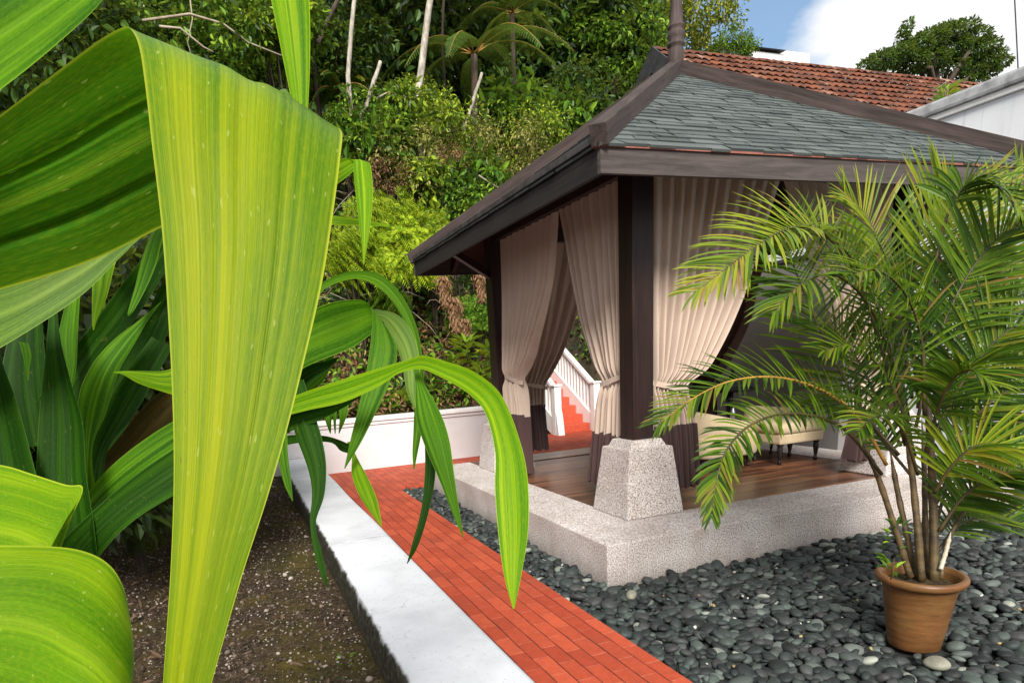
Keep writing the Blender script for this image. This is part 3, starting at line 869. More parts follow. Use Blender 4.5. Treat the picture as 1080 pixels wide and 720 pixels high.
# hip beams
for i in range(4):
    a = c4[i]+(ap-c4[i])*-0.012
    bq = MB()
    d = (ap-c4[i]).normalized()
    p0 = a+Vector((0, 0, .05)); p1 = ap+Vector((0, 0, .045))-d*0.06
    bq.beam((0, 0, 0), ((p1-p0).length, 0, 0), 0.105, 0.122, bev=0.006)
    ob = bq.build('hip_beam', M['hip'], roof)
    ex = (p1-p0).normalized(); ey = Vector((0, 0, 1)).cross(ex).normalized(); ez = ex.cross(ey)
    mw = Matrix((ex, ey, ez)).transposed().to_4x4(); mw.translation = p0; ob.matrix_local = mw
prof = [(0.0, 3.98), (0.092, 3.98), (0.094, 4.32), (0.08, 4.345), (0.104, 4.358), (0.104, 4.376), (0.08, 4.39), (0.096, 4.42), (0.1, 4.45), (0.094, 4.475), (0.078, 4.49),
        (0.099, 4.505), (0.097, 4.522), (0.076, 4.54), (0.07, 4.65), (0.058, 4.82), (0.046, 4.95), (0.05, 4.96), (0.05, 4.985), (0.04, 5.0), (0.052, 5.05), (0.03, 5.1), (0.012, 5.25), (0, 5.3)]
MB().lathe([(r_*.8, z_) for r_, z_ in prof], L/2, L/2, 28).build('finial', M['finial'], roof)

# ------------------------------------------------------------------ curtains
def curtain(name, label, plane, fixed, free, zt, zb, ztie, hemz, amp=0.03, folds=9, fabric='curtain', hemmat='hem', axis='y', phase=0.0, tie_side=0.0):
    """hang a tied-back curtain. plane: coordinate of the sheet; fixed/free: functions-of-z key lists [(z, coord)]
    axis: the in-plane horizontal axis"""
    root = empty(name, (plane if axis == 'y' else fixed[0][1], fixed[0][1] if axis == 'y' else plane, HP), label, 'curtain')
    def ev(keys, z):
        ks = sorted(keys)
        zs = np.array([k[0] for k in ks]); vs2 = np.array([k[1] for k in ks])
        # smooth monotone-ish interpolation
        i = int(np.clip(np.searchsorted(zs, z)-1, 0, len(zs)-2))
        t = np.clip((z-zs[i])/(zs[i+1]-zs[i]), 0, 1)
        m0 = (vs2[i+1]-vs2[i-1])/(zs[i+1]-zs[i-1]) if i > 0 else (vs2[1]-vs2[0])/(zs[1]-zs[0])
        m1 = (vs2[i+2]-vs2[i])/(zs[i+2]-zs[i]) if i+2 < len(zs) else (vs2[-1]-vs2[-2])/(zs[-1]-zs[-2])
        h = zs[i+1]-zs[i]
        return (2*t**3-3*t*t+1)*vs2[i]+(t**3-2*t*t+t)*h*m0+(-2*t**3+3*t*t)*vs2[i+1]+(t**3-t*t)*h*m1
    NU, NS = 110, folds*14+1
    rr = np.random.default_rng(int(abs(plane*100+len(label))))
    fo = np.cumsum(rr.uniform(0.65, 1.35, folds)); fo = np.concatenate([[0], fo/fo[-1]])
    def foldphase(s): return np.interp(s, fo, np.arange(folds+1))*2*pi
    full = abs(free[0][1]-fixed[0][1])
    def sheet(z0, z1, nu, off=0.0, grow=1.0):
        P = []
        for i in range(nu):
            z = z0+(z1-z0)*i/(nu-1)
            a, c = ev(fixed, z), ev(free, z)
            wd = abs(c-a)
            gath = np.clip(1.25-wd/full*0.75, 0.35, 1.1)
            tg = (z-ztie)
            pinch = 1-0.55*math.exp(-(tg/0.07)**2)
            am = 1.35*amp*gath*pinch*grow*(0.75+0.45*min(1, max(0, (2.9-z)/1.2)))
            row = []
            for j in range(NS):
                s = j/(NS-1)
                ph = foldphase(s)+phase
                fold = -(2.3*abs(np.sin(ph*.5+.12*np.sin(2.3*z+ph)))**.8-1.25)+0.16*np.sin(2*ph+1.0+1.3*z)+0.22*np.sin(0.31*ph+2.1*z)
                lat = 0.25*amp*np.cos(ph)*min(1, wd/full+.3)
                zz = z+(0.012*np.sin(ph*0.5+1)+0.0 if z < 0.9 else 0)
                if hemz and z > ztie: zz = z
                u = a+(c-a)*s+lat*(1 if c > a else -1)
                dq = am*fold+off
                row.append((plane+dq, u, zz) if axis == 'y' else (u, plane+dq, zz))
            P.append(row)
        return P
    MB().grid(sheet(zt, hemz+.002, NU)).build('cloth', M[fabric], root)
    MB().grid(sheet(hemz+.03, zb, 26, 0.0, 1.12)).build('hem_band', M[hemmat], root)
    # tie band
    pts = []
    a, c = ev(fixed, ztie), ev(free, ztie)
    cx = (a+c)/2; hw = abs(c-a)/2+0.02
    b = MB(); rows = []
    for i in range(29):
        th = 2*pi*i/28
        u = cx+hw*cos(th); dq = (amp*0.9+.018)*sin(th)
        zc = ztie+(0.05 if (a > c) == (tie_side > 0) else 0.05)*cos(th)*(1 if a > c else -1)+0.0
        rows.append([((plane+dq, u, zc+dz) if axis == 'y' else (u, plane+dq, zc+dz)) for dz in (-.022, -.008, .008, .022)])
    b.grid(rows).build('tie_band', M[fabric], root)
    return root

curtain('curtain', 'beige curtain tied to the left face of the front corner post', 0.76,
    [(2.86, 0.90), (1.4, 0.9), (0.3, 0.93)], [(2.86, 1.98), (1.95, 1.66), (1.55, 1.42), (1.33, 1.28), (1.1, 1.34), (0.45, 1.5)], 2.86, 0.42, 1.34, 0.86, 0.034, 9)
curtain('curtain', 'beige curtain tied to the rear left post, nearest the red stairs', 0.76,
    [(2.86, 3.42), (1.4, 3.42), (0.3, 3.5)], [(2.86, 2.02), (2.25, 2.2), (1.64, 2.68), (1.34, 3.0), (1.1, 2.97), (0.35, 2.9)], 2.86, 0.3, 1.36, 0.93, 0.036, 9)
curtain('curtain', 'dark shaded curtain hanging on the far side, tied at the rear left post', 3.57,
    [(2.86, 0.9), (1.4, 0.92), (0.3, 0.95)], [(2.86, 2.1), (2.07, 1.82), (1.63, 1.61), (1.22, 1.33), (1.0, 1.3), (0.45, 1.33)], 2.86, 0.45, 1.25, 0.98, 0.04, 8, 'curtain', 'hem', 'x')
curtain('curtain', 'wide sunlit beige curtain right of the front corner post', 0.77,
    [(2.86, 0.88), (1.4, 0.9), (0.3, 0.97)], [(2.86, 2.16), (2.6, 2.07), (2.26, 1.95), (1.9, 1.8), (1.42, 1.47), (1.26, 1.25), (1.0, 1.32), (0.45, 1.38)], 2.86, 0.42, 1.27, 0.93, 0.036, 11, axis='x')
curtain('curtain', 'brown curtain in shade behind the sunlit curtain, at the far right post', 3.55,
    [(2.86, 3.48), (1.2, 3.48), (0.3, 3.48)], [(2.86, 2.15), (2.32, 2.45), (1.81, 2.62), (1.3, 3.02), (1.1, 3.2), (0.35, 3.1)], 2.86, 0.35, 1.12, 0.85, 0.036, 9, 'curtain_shade', 'hem')
curtain('curtain', 'cream curtain behind the potted palm at the front right post', 0.77,
    [(2.86, 3.46), (1.2, 3.46), (0.3, 3.46)], [(2.86, 2.2), (2.18, 2.56), (1.78, 2.82), (1.27, 3.14), (1.12, 3.22), (0.4, 3.16)], 2.86, 0.42, 1.16, 0.86, 0.036, 10, axis='x')

# ------------------------------------------------------------------ furniture in the pavilion
def turned_leg(x, y, z0, z1, r=0.028):
    h_ = z1-z0
    return MB().lathe([(0, z0), (r*.5, z0), (r*.75, z0+h_*.05), (r*.75, z0+h_*.14), (r*.45, z0+h_*.2), (r*.55, z0+h_*.3), (r*.95, z0+h_*.6), (r, z0+h_*.8), (r*.75, z0+h_*.86), (r*1.15, z0+h_*.92), (r*1.15, z1)], x, y, 14)

def rounded_slab(cx, cy, hw, hd, z0, z1, rad, puff=0.0, rot=0.0, nseg=8):
    """rounded-plan block with softened edges"""
    pts = []
    for (sx, sy, a0) in ((1, 1, 0), (-1, 1, 90), (-1, -1, 180), (1, -1, 270)):
        for k in range(nseg+1):
            a = R(a0+90*k/nseg)
            pts.append(((hw-rad)*sx+rad*cos(a), (hd-rad)*sy+rad*sin(a)))
    e = min(0.03, (z1-z0)*.3)
    rings = [(0.93, z0), (0.985, z0+e*.3), (1.0, z0+e), (1.0+puff, (z0+z1)/2), (1.0, z1-e), (0.985, z1-e*.3), (0.94, z1), (0.5, z1+puff*.5), (0.0, z1+puff*.6)]
    V, F = [], []
    n = len(pts)
    for sc, z in rings:
        for (x, y) in pts:
            X, Y = x*sc, y*sc
            V.append((cx+X*cos(rot)-Y*sin(rot), cy+X*sin(rot)+Y*cos(rot), z))
    for i in range(len(rings)-1):
        for k in range(n): F.append((i*n+k, i*n+(k+1) % n, (i+1)*n+(k+1) % n, (i+1)*n+k))
    return MB().add(V, F, None, True)

TX, TY = 2.62, 2.05
ch = empty('tub_chair', (TX, TY, HP), 'rounded cream tub chair with dark legs beside the sunlit curtain', 'armchair')
rounded_slab(TX, TY, 0.4, 0.36, HP+.13, HP+.36, 0.2, 0.01, 0.1).build('seat_base', M['upholstery'], ch)
rounded_slab(TX+.02, TY, 0.33, 0.3, HP+.362, HP+.45, 0.12, 0.02, 0.1).build('cushion', M['upholstery'], ch)
b = MB(); rows = []
for i in range(25):
    th = R(70+210*i/24)
    top = HP+.5+.14*sin(pi*i/24)
    rows.append([(TX+(r_)*cos(th)*1.02, TY+(r_)*sin(th), z) for r_, z in ((.41, HP+.2), (.43, HP+.4), (.44, top-.03), (.42, top), (.37, top), (.345, top-.03), (.335, HP+.4), (.335, HP+.25))])
b.grid(rows).build('backrest', M['upholstery'], ch)
for (dx, dy) in ((.27, -.25), (-.27, -.25), (-.27, .25), (.27, .25)):
    turned_leg(TX+dx, TY+dy, HP-.003, HP+.14, .026).build('leg', M['black'], ch)

ot = empty('ottoman', (3.4, 1.8, HP), 'cream buttoned ottoman with turned black legs in front of the palm', 'ottoman')
MB().box(3.09, 3.7, 1.56, 2.02, HP+.22, HP+.33, 0.02).build('frame', M['upholstery'], ot)
rounded_slab(3.395, 1.79, 0.32, 0.25, HP+.332, HP+.44, 0.06, 0.025).build('cushion', M['upholstery'], ot)
for (x, y) in ((3.14, 1.61), (3.65, 1.61), (3.14, 1.97), (3.65, 1.97)):
    turned_leg(x, y, HP-.003, HP+.222, .032).build('leg', M['black'], ot)

lc = empty('lounge_chair', (3.42, 2.35, HP), 'cream low backed lounge chair behind the ottoman, facing away', 'armchair')
rounded_slab(3.42, 2.46, 0.28, 0.28, HP+.2, HP+.4, 0.08, 0.02).build('seat', M['upholstery'], lc)
bq = MB(); bq.hexa([(3.13, 2.07, HP+.3), (3.71, 2.07, HP+.3), (3.71, 2.2, HP+.3), (3.13, 2.2, HP+.3), (3.11, 2.04, HP+.62), (3.73, 2.04, HP+.54), (3.73, 2.13, HP+.54), (3.11, 2.13, HP+.62)], 0.035)
bq.build('backrest', M['upholstery'], lc)
for (x, y) in ((3.2, 2.24), (3.64, 2.24), (3.2, 2.68), (3.64, 2.68)):
    turned_leg(x, y, HP-.003, HP+.21, .028).build('leg', M['black'], lc)

QX, QY = 3.62, 2.95
tb = empty('side_table', (QX, QY, HP), 'round black pedestal side table holding a dark tray', 'table')
MB().lathe([(0, HP+.72), (.3, HP+.72), (.31, HP+.73), (.31, HP+.745), (.3, HP+.755), (0, HP+.755)], QX, QY, 32).build('table_top', M['black'], tb)
MB().lathe([(0, HP-.003), (.2, HP-.003), (.2, HP+.02), (.05, HP+.05), (.03, HP+.3), (.045, HP+.6), (.05, HP+.718), (0, HP+.718)], QX, QY, 24).build('pedestal', M['black'], tb)
z0 = HP+.757
tr = MB(); tr.box(QX-.22, QX+.24, QY-.14, QY+.14, z0, z0+.015, .004)
for (x0, x1, y0, y1) in ((-.22, .24, -.14, -.125), (-.22, .24, .125, .14), (-.22, -.205, -.124, .124), (.225, .24, -.124, .124)): tr.box(QX+x0, QX+x1, QY+y0, QY+y1, z0+.016, z0+.05, .003)
tray = tr.build('tray', M['black']); tag(tray, 'black lacquer tray on the round side table', 'tray')
fo = MB().box(QX-.15, QX+.15, QY-.1, QY+.1, z0+.017, z0+.11, .03).build('folded_towel', M['black']); tag(fo, 'folded black cloth lying in the dark tray', 'towel')
sp_ = MB().lathe([(0, z0+.112), (.05, z0+.112), (.045, z0+.13), (.03, z0+.16), (.014, z0+.21), (.02, z0+.22), (.006, z0+.26), (0, z0+.28)], QX+.06, QY+.02, 18).build('bell_ornament', M['black'])
tag(sp_, 'black conical bell ornament on top of the dark cloth', 'ornament')
bo = empty('bottle', (3.0, 2.12, HP), 'small silver bottle standing on the tub chair arm', 'bottle')
bo['label'] = 'small silver pump bottle standing between the tub chair and ottoman'
st_ = empty('plinth_stool', (3.02, 2.25, HP), 'small black drum stool between the tub chair and lounge chair', 'stool')
MB().lathe([(0, HP-.003), (.1, HP-.003), (.1, HP+.02), (.085, HP+.04), (.085, HP+.44), (0, HP+.44)], 3.0, 2.2, 24).build('drum', M['black'], st_)
MB().lathe([(0, HP+.441), (.105, HP+.441), (.108, HP+.45), (.105, HP+.463), (0, HP+.464)], 3.0, 2.2, 24).build('seat', M['black'], st_)
zb0 = HP+.465
MB().lathe([(0, zb0), (.026, zb0), (.028, zb0+.015), (.028, zb0+.09), (.012, zb0+.12), (.012, zb0+.14), (0, zb0+.14)], 3.0, 2.18, 18).build('body', M['metal'], bo)
MB().lathe([(0, zb0+.141), (.014, zb0+.141), (.014, zb0+.165), (0, zb0+.166)], 3.0, 2.18, 14).build('cap', M['black'], bo)
bo['label'] = 'small silver pump bottle standing on the black drum stool'

# ------------------------------------------------------------------ stairs
st = empty('staircase', (4.2, 8.23, 0), 'red tiled garden stairs with white balustrades beyond the pavilion', 'stairs')
b = MB(); b2 = MB()
NS_ = 10; RUN, RISE = 0.29, 0.17
for k in range(NS_):
    y = 8.23+RUN*k
    b.box(3.86, 4.638, y, y+RUN-.001 if k < NS_-1 else y+1.0, -0.03 if k == 0 else RISE*k-.05, RISE*(k+1), 0.008)
b.build('steps', M['step'], st)
def balustrade(x, nm):
    root = MB()
    ya, yb = 8.17, 8.23+RUN*NS_
    sl_ = RISE/RUN
    # closed string
    root.hexa([(x-.05, ya, -.03), (x+.05, ya, -.03), (x+.05, yb, RISE*NS_-.35), (x-.05, yb, RISE*NS_-.35), (x-.05, ya, .34), (x+.05, ya, .34), (x+.05, yb, RISE*NS_+.3), (x-.05, yb, RISE*NS_+.3)])
    s_ = root.build('string', M['whitepaint'], st)
    nb = MB(); nb.box(x-.075, x+.075, ya-.16, ya-.001, -.03, .98, .012); nb.box(x-.095, x+.095, ya-.18, ya+.02, .981, 1.02, .008)
    nb.hexa([(x-.07, ya-.28, -.03), (x+.07, ya-.28, -.03), (x+.07, ya-.161, -.03), (x-.07, ya-.161, -.03), (x-.07, ya-.2, .42), (x+.07, ya-.2, .42), (x+.07, ya-.161, .5), (x-.07, ya-.161, .5)])
    nb.build('newel_post', M['whitepaint'], st)
    hr = MB(); hr.beam((x, ya, .96), (x, yb, .96+(yb-ya)*sl_), .11, .075, bev=.01)
    hr.build('handrail', M['whitepaint'], st)
    bl = MB(); y = ya+.1
    while y < yb-.05:
        z0 = .33+(y-ya)*sl_*0.93; z1 = .925+(y-ya)*sl_
        bl.box(x-.022, x+.022, y-.022, y+.022, z0, z1); y += .135
    bl.build('balusters', M['whitepaint'], st)
balustrade(4.70, 'right'); balustrade(3.80, 'left')

# ------------------------------------------------------------------ tiled house beyond
RX0, RX1, RY, RZ = 8.2, 21.0, 11.05, 8.47
PIT_ = 0.8; DEP = 3.7
hs = empty('tiled_house', (12, 11, 0), 'house with weathered orange clay tile gable roof behind the pavilion', 'house')
MB().box(RX0+.5, RX1-.5, RY-DEP+.7, RY+DEP-.7, -.05, RZ-DEP*PIT_-.1).build('wall', M['wall'], hs)
b = MB()
n = 0
rr = random.Random(5)
nrow = 14
for side in (-1, 1):
    for r_ in range(nrow):
        d0 = DEP*(nrow-r_)/nrow+.03; d1 = d0-DEP/nrow*1.25
        x = RX0+.02*rr.random()
        while x < RX1:
            wd = 0.235
            lift = 0.075+rr.uniform(-.008, .014)
            prf = [(0, 0.0), (.05, .035), (.11, .045), (.17, .02), (.235, 0.0)]
            V = []
            jd = rr.uniform(-.012, .012)
            for (dx, dz) in prf:
                V.append((x+dx, RY+side*(d0+jd), RZ-PIT_*d0+lift+dz))
            for (dx, dz) in prf:
                V.append((x+dx, RY+side*max(d1, 0), RZ-PIT_*max(d1, 0)+.004+dz*.9))
            for (dx, dz) in prf:
                V.append((x+dx, RY+side*(d0+jd), RZ-PIT_*d0+lift+dz-.018))
            F = [(i, i+1, i+6, i+5) for i in range(4)]+[(i+10, i+11, i+1, i) for i in range(4)]
            b.add(V, F, None, False)
            x += wd
rf = b.build('roof', M['tile'], hs)
ul = MB()
for side in (-1, 1):
    V = [(RX0+.03, RY, RZ-.04), (RX1, RY, RZ-.04), (RX1, RY+side*DEP, RZ-PIT_*DEP-.04), (RX0+.03, RY+side*DEP, RZ-PIT_*DEP-.04)]
    ul.add(V, [(0, 1, 2, 3)])
ul.build('roof_deck', M['darkboard'], rf)
rc = MB()
x = RX0
while x < RX1:
    pr_ = []
    for k in range(7):
        a = pi*k/6
        pr_.append((.11*cos(a), .085*sin(a)))
    rows = [[(x+dx, RY+p[0]*s_, RZ+.02+p[1]*s_) for p in pr_] for dx, s_ in ((0, 1.06), (.36, .98))]
    rc.grid(rows); x += .34
rc.build('ridge_tiles', M['tile'], rf)
bb_ = MB()
ou = [(RY-DEP, RZ-PIT_*DEP+.03), (RY, RZ+.03), (RY+DEP, RZ-PIT_*DEP+.03), (RY+DEP, RZ-PIT_*DEP-.42), (RY, RZ-.52), (RY-DEP, RZ-PIT_*DEP-.42)]
V = [(RX0-.05, y_, z_) for y_, z_ in ou]+[(RX0-.003, y_, z_) for y_, z_ in ou]
bb_.add(V, [(0, 1, 4, 5), (1, 2, 3, 4), (11, 10, 7, 6), (10, 9, 8, 7)]+[(i, i+6, (i+1) % 6+6, (i+1) % 6) for i in range(6)])
bb_.build('barge_board', M['darkboard'], hs)
gw = MB(); gd = DEP-.7
V = [(RX0+x_, RY+y_, z_) for x_ in (.3, .42) for y_, z_ in ((-gd, RZ-gd*PIT_-.2), (gd, RZ-gd*PIT_-.2), (0, RZ-.2))]
gw.add(V, [(0, 2, 1), (3, 4, 5), (0, 1, 4, 3), (1, 2, 5, 4), (2, 0, 3, 5)]); gw.build('gable', M['black'], hs)

# far building on the skyline
fh = empty('hilltop_house', (38, 40, 15), 'white house with dark roof far on the skyline above the tiles', 'house')
MB().box(34.4, 43, 40, 46, 10, 22.75).build('wall', M['wall'], fh)
b = MB(); b.hexa([(33.6, 39.3, 22.46), (40, 39.3, 22.46), (40, 46.6, 22.46), (33.6, 46.6, 22.46), (34.2, 41, 22.85), (39.6, 41, 22.75), (39.6, 44, 22.75), (34.2, 44, 22.85)])
b.build('roof', M['darkboard'], fh)
b = MB(); b.box(36.8, 42.6, 39.6, 39.98, 21.2, 22.3); b.build('parapet', M['whitepaint'], fh)
wi = MB().tube([at(1068+6*t, -40+118*t-10*t*(1-t), 14+0.5*t) for t in np.linspace(0, 1, 14)], 0.014, 6).build('overhead_cable', M['cable'])
tag(wi, 'thin black cable crossing the sky above the grey wall', 'cable')

# ------------------------------------------------------------------ foliage builders
def leaf_cards(pos, d, nrm, Ln, wd, fold=0.18, droop=0.25):
    """six-vertex leaves, vectorised. returns V,F"""
    n = len(pos)
    d = d/np.linalg.norm(d, axis=1, keepdims=True)
    s = np.cross(d, nrm); s /= (np.linalg.norm(s, axis=1, keepdims=True)+1e-9)
    u = np.cross(s, d)
    L_ = np.broadcast_to(Ln, (n,))[:, None]; W = np.broadcast_to(wd, (n,))[:, None]
    tip = pos+d*L_-u*L_*droop
    v = np.stack([pos, pos+d*L_*.33+s*W*.5+u*W*fold-u*L_*droop*.1, pos+d*L_*.7+s*W*.4+u*W*fold*.8-u*L_*droop*.5, tip,
                  pos+d*L_*.7-s*W*.4+u*W*fold*.8-u*L_*droop*.5, pos+d*L_*.33-s*W*.5+u*W*fold-u*L_*droop*.1], 1)
    base = (np.arange(n)*6)[:, None]
    F = np.concatenate([base+np.array([0, 1, 2, 3]), base+np.array([0, 3, 4, 5])], 0)
    return v.reshape(-1, 3), F

def unit(n):
    v = rng.standard_normal((n, 3)); return v/np.linalg.norm(v, axis=1, keepdims=True)

def crown_mesh(name, mat, clumps, per, rad, crad, leaf, lw, flat=0.8, shell=0.5, droop=0.3):
    """clumps of leaves spread through an ellipsoid (rad = xyz), each clump of radius crad"""
    c = unit(clumps)*(rng.uniform(shell, 1.0, clumps)**0.7)[:, None]*np.array(rad)
    k = rng.integers(0, clumps, clumps*per)
    o = unit(len(k)); r_ = rng.uniform(0.25, 1, len(k))**0.6
    cs = crad*rng.uniform(0.6, 1.25, clumps)[k]
    pos = c[k]+o*(r_*cs)[:, None]*np.array([1, 1, flat])
    d = o+0.7*unit(len(k))+np.array([0, 0, -0.15])
    nr = 0.6*o+np.array([0, 0, 0.9])+0.6*unit(len(k))
    L_ = leaf*rng.uniform(0.6, 1.3, len(k))
    V, F = leaf_cards(pos, d, nr, L_, L_*lw, 0.15, droop)
    return np_mesh(name, V, F, mat)

def limb_mesh(name, mat, height, r0, nl, rad, lean=0.1, seed=0):
    rr = random.Random(seed)
    b = MB()
    pts = [(lean*height*t*t+0.04*height*sin(t*5+seed)*t, 0.03*height*sin(t*4+2*seed)*t, height*t) for t in np.linspace(0, 1, 9)]
    b.tube(pts, [r0*(1-.55*t) for t in np.linspace(0, 1, 9)], 9)
    for k in range(nl):
        t0 = rr.uniform(0.45, 1.0); i = int(t0*8); p = Vector(pts[i])
        a = rr.uniform(0, 2*pi); el = rr.uniform(0.15, 1.0)
        e = Vector((cos(a)*rad[0]*.8, sin(a)*rad[1]*.8, rad[2]*el))
        q = [p, p+e*.35+Vector((0, 0, .08)), p+e*.7+Vector((0, 0, .1)), p+e]
        b.tube(q, [r0*.42, r0*.3, r0*.18, r0*.07], 6)
    return b, pts[-1]

def hz(x, y): return float(hill_h(x, y))

def shrub(name, label, cat, loc, mesh, scale=1.0, rot=0.0, group=None, trunk_h=0.6, bark='bark'):
    root = empty(name, loc, label, cat, group)
    b = MB()
    rr = random.Random(int(abs(loc[0]*91+loc[1]*17)))
    for k in range(5):
        a = rr.uniform(0, 6.28); q = rr.uniform(.3, .8)
        b.tube([(0, 0, -.2), (cos(a)*.12*q, sin(a)*.12*q, trunk_h*.5), (cos(a)*.7*q*scale, sin(a)*.7*q*scale, trunk_h+.1*scale)], [.03*scale, .022*scale, .01*scale], 6)
    b2 = bpy.data.meshes.new('stem')
    o = b.build('stem', M[bark]); o.parent = root; o.matrix_parent_inverse = Matrix()
    cr_ = bpy.data.objects.new('crown', mesh); link(cr_, root)
    cr_.location = (0, 0, trunk_h); cr_.rotation_euler = (0, 0, rot); cr_.scale = (scale, scale, scale)
    return root

# ---- prototypes
K = {}
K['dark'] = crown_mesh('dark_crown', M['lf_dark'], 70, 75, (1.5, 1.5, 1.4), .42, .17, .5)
K['deep'] = crown_mesh('shade_crown', M['lf_shade'], 70, 80, (1.5, 1.5, 1.4), .42, .17, .5)
K['mid'] = crown_mesh('mid_crown', M['lf_mid'], 60, 70, (1.4, 1.4, 1.1), .36, .13, .5)
K['lite'] = crown_mesh('light_crown', M['lf_lite'], 55, 70, (1.4, 1.4, .95), .32, .105, .5)
K['olive'] = crown_mesh('olive_crown', M['lf_olive'], 80, 60, (1.5, 1.5, 1.0), .34, .085, .45)
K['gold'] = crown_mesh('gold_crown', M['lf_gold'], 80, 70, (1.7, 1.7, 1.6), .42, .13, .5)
K['big'] = crown_mesh('broad_crown', M['lf_mid'], 26, 22, (.9, .9, .55), .34, .3, .42, .8, .4, .45)
K['bigy'] = crown_mesh('pale_broad_crown', M['lf_lite'], 26, 22, (.9, .9, .6), .34, .24, .5, .8, .4, .45)
K['dry'] = crown_mesh('dry_crown', M['lf_dry'], 30, 34, (.9, .9, .6), .3, .11, .35)
K['canopy'] = crown_mesh('canopy_crown', M['lf_dark'], 110, 80, (2.4, 2.4, 2.0), .55, .2, .5)

# undergrowth: one mass over the whole slope
def undergrowth(name, label, n, mat, leaf, lw, xr, yr, thick, dens=None, droop=0.35):
    x = rng.uniform(*xr, n); y = rng.uniform(*yr, n)
    z = hill_h(x, y)
    lump = 0.5+0.5*nz(x, y, 2.3, 9)
    pos = np.stack([x, y, z+rng.uniform(0, 1, n)**0.8*thick*(0.25+lump)], -1)
    if dens is not None:
        kp = rng.uniform(0, 1, n) < dens(x, y); pos = pos[kp]
    ok = hill_h(pos[:, 0], pos[:, 1]) > 0.45
    pos = pos[ok]; k = len(pos)
    d = unit(k)+np.array([0, -.5, -.1]); nr = unit(k)*.7+np.array([0, -.45, .8])
    L_ = leaf*rng.uniform(.6, 1.35, k)
    V, F = leaf_cards(pos, d, nr, L_, L_*lw, .15, droop)
    o = link(bpy.data.objects.new(name, np_mesh(name, V, F, mat)))
    return tag(o, label, kind='stuff')

undergrowth('undergrowth', 'mixed green undergrowth covering the slope', 42000, M['lf_mid'], .12, .5, (-9, 8.5), (6.95, 17), .75)
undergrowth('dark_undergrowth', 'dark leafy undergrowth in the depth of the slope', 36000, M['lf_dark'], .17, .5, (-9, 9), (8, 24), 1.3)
undergrowth('scrub', 'dry olive scrub and dead leaves across the slope', 22000, M['lf_olive'], .1, .4, (-4, 6.5), (6.95, 13.5), .8, lambda x, y: 0.25+0.75*sstep(-.2, .5, nz(x, y, 1.2, 4)))
undergrowth('leaf_litter', 'brown dead leaves and litter at the foot of the slope', 9000, M['lf_dry'], .11, .28, (-3, 4), (6.9, 9.2), .5)

# ---- forest trees far up the slope
def tree(name, label, loc, mesh, height, r0, scale, rot, bark='bark', group=None, lean=.06, drop=0.3, nl=9):
    root = empty(name, loc, label, 'tree', group)
    b, top = limb_mesh('trunk', M[bark], height, r0, nl, (1.3*scale, 1.3*scale, 1.0*scale), lean, int(loc[0]*7+loc[1]))
    o = b.build('trunk', M[bark]); o.parent = root
    c = bpy.data.objects.new('crown', mesh); link(c, root)
    c.location = (top[0], top[1], top[2]+drop*scale); c.rotation_euler = (0, 0, rot); c.scale = (scale, scale, scale*.95)
    return root

def treepx(px, py, y):
    """point on the vertical plane Y=y seen at that place"""
    r_ = RT*((px-PX)/FPX)-UP*((py-PY)/FPX)+FW
    k = (y-CAM.y)/r_.y
    return CAM+r_*k

TR = [
 ('dark broadleaf tree at the top left of the slope', 30, 40, 15, 'canopy', 1.1, 'bark'),
 ('dark tree behind the tall upright strap leaf', 215, 10, 16, 'canopy', 1.2, 'bark'),
 ('dense dark tree between the two pale trunks', 420, 15, 17, 'canopy', 1.25, 'bark'),
 ('dark tree whose crown backs the large tree fern', 560, 30, 17, 'canopy', 1.2, 'bark'),
 ('dark green tree crown just left of the roof finial, low down', 615, 85, 16.5, 'dark', 1.5, 'bark'),
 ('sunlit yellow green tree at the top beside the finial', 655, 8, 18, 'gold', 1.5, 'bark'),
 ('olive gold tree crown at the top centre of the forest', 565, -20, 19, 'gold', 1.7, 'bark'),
 ('shaded tree behind the leaning trunk at the top left', 330, 5, 18, 'dark', 1.7, 'bark'),
 ('tree with yellowish leaves that touches the blue sky', 705, 5, 17, 'gold', 1.05, 'bark'),
 ('small bright tree whose crown shows just right of the finial', 738, 52, 16, 'mid', .55, 'bark'),
 ('mid green tree behind the dark gable board', 635, 60, 14.5, 'mid', 1.15, 'bark'),
 ('dark tree at the top between the fern and gold crowns', 480, -25, 19, 'canopy', 1.3, 'bark'),
 ('dark tree over the fold of the giant leaf, upper left', 120, 35, 13.5, 'dark', 1.6, 'bark'),
 ('dense tree right of the tree fern, below the gold crown', 600, 30, 15.5, 'dark', 1.6, 'bark'),
]
for i, (lab, px, py, y, kd, sc, bk) in enumerate(TR):
    p = treepx(px, py, y)
    gzv = max(hz(p.x, p.y), 0)
    ht = max(p.z-gzv-.3*sc, 1.2)
    tree('forest_tree', lab, (p.x, p.y, p.z-.3*sc-ht), K[kd], ht, .12*sc+.02, sc, i*1.7, bk)

